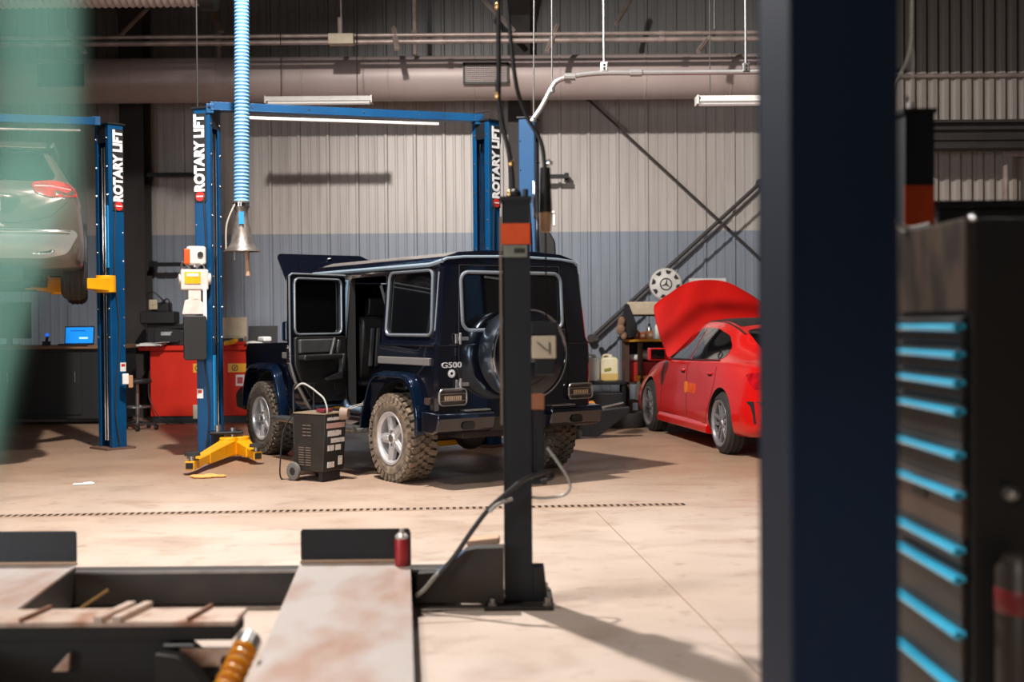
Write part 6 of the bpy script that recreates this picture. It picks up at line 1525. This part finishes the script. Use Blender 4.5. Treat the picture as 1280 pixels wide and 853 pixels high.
# black column w orange band at right
YR = 4.45; xa = P(1131, 200, YR).x; xb = P(1168, 200, YR).x; zt3 = P(1150, 141, YR).z
t = thing('ramp_post', 'black lift post with orange band behind the tool chest', 'lift post', ((xa+xb)/2, YR, 0))
w = xb-xa
mb = MB(); mb.b2((-w/2, 0, .016), (w/2, .012, zt3)); mb.b2((-w/2, 0, .016), (-w/2+.012, .14, zt3)); mb.b2((w/2-.012, 0, .016), (w/2, .14, zt3)); mb.build('column_body', MATS['black_blue_steel'], t, bevel=.003)
mb = MB(); mb.b2((-w/2-.008, -.01, zt3), (w/2+.008, .15, zt3+.015)); mb.cyl((-.03, .05, zt3), (-.03, .05, zt3+.07), .006, n=8); mb.build('top_cap', blackmt, t)
mb = MB(); mb.cyl((-.02, .03, zt3+.015), (-.02, .03, zt3+.045), .014, n=10); mb.build('white_grommet', white, t)
zo1 = P(1150, 232, YR).z; mb = MB(); mb.b2((-w/2-.002, -.004, zo1-.17), (w/2-.002, 0, zo1)); mb.build('orange_band', mat('dim_orange', (190, 66, 16), .5), t)
mb = MB(); mb.b2((-w/2-.06, -.06, 0), (w/2+.06, .2, .016)); mb.build('base_plate', rustdark, t)
# blue lift piece & pale handle glimpsed just right of navy column
t = thing('blue_bay_column', 'sliver of a blue column with red label right of the navy column', 'lift column', (P(1125, 300, 9.0).x, 9.0, 0))
mb = MB(); zt4 = P(1125, 140, 9).z; mb.b2((-.10, 0, 0), (.035, .2, zt4)); mb.build('column_body', mat('muted_blue', (30, 70, 110), .5), t, bevel=.006)
mb = MB(); z0 = P(1125, 266, 9).z; z1 = P(1125, 244, 9).z; mb.b2((-.06, -.01, z0), (.034, 0, z1)); mb.b2((-.05, -.01, z1+.03), (.02, 0, z1+.14), 1); mb.build('red_label', [mat('bright_red_label', (226, 60, 40), .5), mat('grey_blue_label', (150, 160, 170), .5)], t)
t = thing('hand_tool', 'pale handled tool lying on the chest top beside the navy column', 'tool', (P(1132, 277, 3.95).x+.02, 3.93, 1.713))
mb = MB(); mb.tube(smooth_pts([(-.06, 0, .015), (-.02, 0, -.006), (.03, 0, 0), (.05, 0, .006)], 5), .012, 10); mb.build('grip_tube', white, t)
mb = MB(); mb.beam((.04, 0, .0), (.14, .01, .0), .02, .02); mb.build('stem', darkgrey, t)
# teal hose close to the camera at the left
mb = MB(); pts = [P(56, -400, .34), P(50, 0, .34), P(22, 250, .335), P(-36, 480, .33), P(-80, 760, .33), P(-140, 1100, .33)]
pts[0].z = 1.75
pts = [Vector((P(52, 0, .34).x, .34, 7.8)), Vector((P(52, 0, .34).x, .34, 4)), Vector((P(52, 0, .34).x, .34, 2.2))]+pts[1:]+[Vector((-.24, .34, .9)), Vector((-.27, .34, .5)), Vector((-.3, .34, .02))]
mb.tube(smooth_pts(pts, 8), .0037, 12)
tag(mb.build('teal_air_hose', teal), 'blurred teal air hose hanging very close at the left edge', 'hose')

# ---------------------------------------------------------------- lifts are one thing each: columns, beams and arms become their parts
def demote(root, main, parent):
    nm = root.name.split('.')[0]
    m0 = [c for c in root.children if c.name.split('.')[0] == main][0]
    for c in list(root.children):
        for g in list(c.children): g.parent = m0
        if c is not m0: c.parent = m0
    m0.parent = parent; m0.location = root.location-parent.location; m0.rotation_euler = root.rotation_euler
    bpy.data.objects.remove(root); m0.name = nm
    return m0
def assembly(name, label, cat, loc, parts):
    e = thing(name, label, cat, loc)
    for r, mn in parts: demote(r, mn, e)
    return e
def byl(frag): return [o for o in bpy.data.objects if frag in str(o.get('label', ''))][0]
assembly('two_post_lift', 'blue two post lift with both lettered columns standing around the navy off-roader', 'car lift', (-1.75, 13.1, 0), [(LA, 'column_body'), (LB, 'column_body'), (byl('joining the two lettered lift columns'), 'beam_channel'), (byl('low under the tail'), 'outer_sleeve'), (byl('pointing at the camera'), 'outer_sleeve'), (byl('pointing to the off-roader'), 'outer_sleeve'), (byl('dark pivot bracket'), 'pivot_plate'), (byl('white and orange hydraulic power unit'), 'motor_body')])
assembly('two_post_lift', 'blue two post lift at far left holding the brown car up in the air', 'car lift', (-4.6, 13.65, 0), [(LD, 'column_body'), (byl('overhead beam above the raised brown car'), 'beam_channel'), (byl('yellow lift arm under the raised brown car'), 'outer_sleeve'), (byl('dim yellow lift arm'), 'outer_sleeve'), (byl('small white and orange control box on the left lift'), 'box')])
assembly('two_post_lift', 'plain blue lift column without lettering, right behind the slim black post', 'car lift', (.2, 13.45, 0), [(LC, 'column_body')])
assembly('ramp_lift', 'low drive-on ramp lift in the foreground with rusty runways and a slim black post', 'car lift', (-.9, 6, 0), [(byl('slim black lift post with an orange band standing'), 'column_body'), (byl('low dark steel crossbeam'), 'beam_body'), (byl('dark sloped sheet metal cover'), 'side_plate'), (r1[0], 'deck_plate'), (r2[0], 'deck_plate')])
# ================================================================= LIGHT
def spot(loc, tgt, power, ang, rad, col=(1, .93, .86), blend=.5):
    l = bpy.data.lights.new('bay_or_fill_lamp', 'SPOT'); l.energy = power; l.spot_size = R(ang); l.spot_blend = blend; l.shadow_soft_size = rad; l.color = col
    o = bpy.data.objects.new('bay_or_fill_lamp', l); COL.objects.link(o); o.location = loc
    o.rotation_euler = (Vector(tgt)-Vector(loc)).to_track_quat('-Z', 'Y').to_euler(); return o
def point(loc, power, rad, col=(1, .93, .86)):
    l = bpy.data.lights.new('bay_or_fill_lamp', 'POINT'); l.energy = power; l.shadow_soft_size = rad; l.color = col
    o = bpy.data.objects.new('bay_or_fill_lamp', l); COL.objects.link(o); o.location = loc; return o
spot((-1.9, 9.2, 6.8), (.3, 9.7, 0), 4100, 168, .12, blend=.5, col=(1, .95, .9))
spot((-2.2, 5.2, 6.8), (-1.6, 6.6, 0), 950, 130, .25, blend=.6, col=(1, .95, .9))
spot((3.4, 8.4, 6.8), (2.8, 9.6, 0), 300, 140, .25, blend=.5, col=(1, .95, .9))
spot((-1.0, -1.5, 3.5), (-.5, 3.2, .6), 230, 90, .4, blend=.6)  # added fill from behind the camera for the foreground fronts and hose
spot((-.7, -.9, 3.0), (-.13, .36, 1.65), 420, 46, .3, blend=.8)  # added lamp beside the camera, only to brighten the near teal hose
l = bpy.data.lights.new('left_fill_light', 'AREA'); l.shape = 'RECTANGLE'; l.size = 3; l.size_y = 3; l.energy = 100; l.color = (.85, .93, 1); l.spread = R(60)  # added cool fill from the left to brighten the wheels, no door there
o = bpy.data.objects.new('left_fill_light', l); COL.objects.link(o); o.location = (-8.5, -1.0, 2.4)
o.rotation_euler = (Vector((-1.0, 10.5, 1.0))-Vector(o.location)).to_track_quat('-Z', 'Y').to_euler()
w = bpy.data.worlds.new('world'); scene.world = w; w.use_nodes = True
w.node_tree.nodes['Background'].inputs[0].default_value = (.5, .55, .6, 1); w.node_tree.nodes['Background'].inputs[1].default_value = .15
scene.view_settings.view_transform = 'Standard'; scene.view_settings.look = 'None'; scene.view_settings.gamma = 1; scene.view_settings.use_curve_mapping = False
scene.view_settings.exposure = -0.25
scene.cycles.max_bounces = 8; scene.cycles.diffuse_bounces = 4
scene.cycles.use_denoising = True
scene.cycles.sample_clamp_indirect = 6
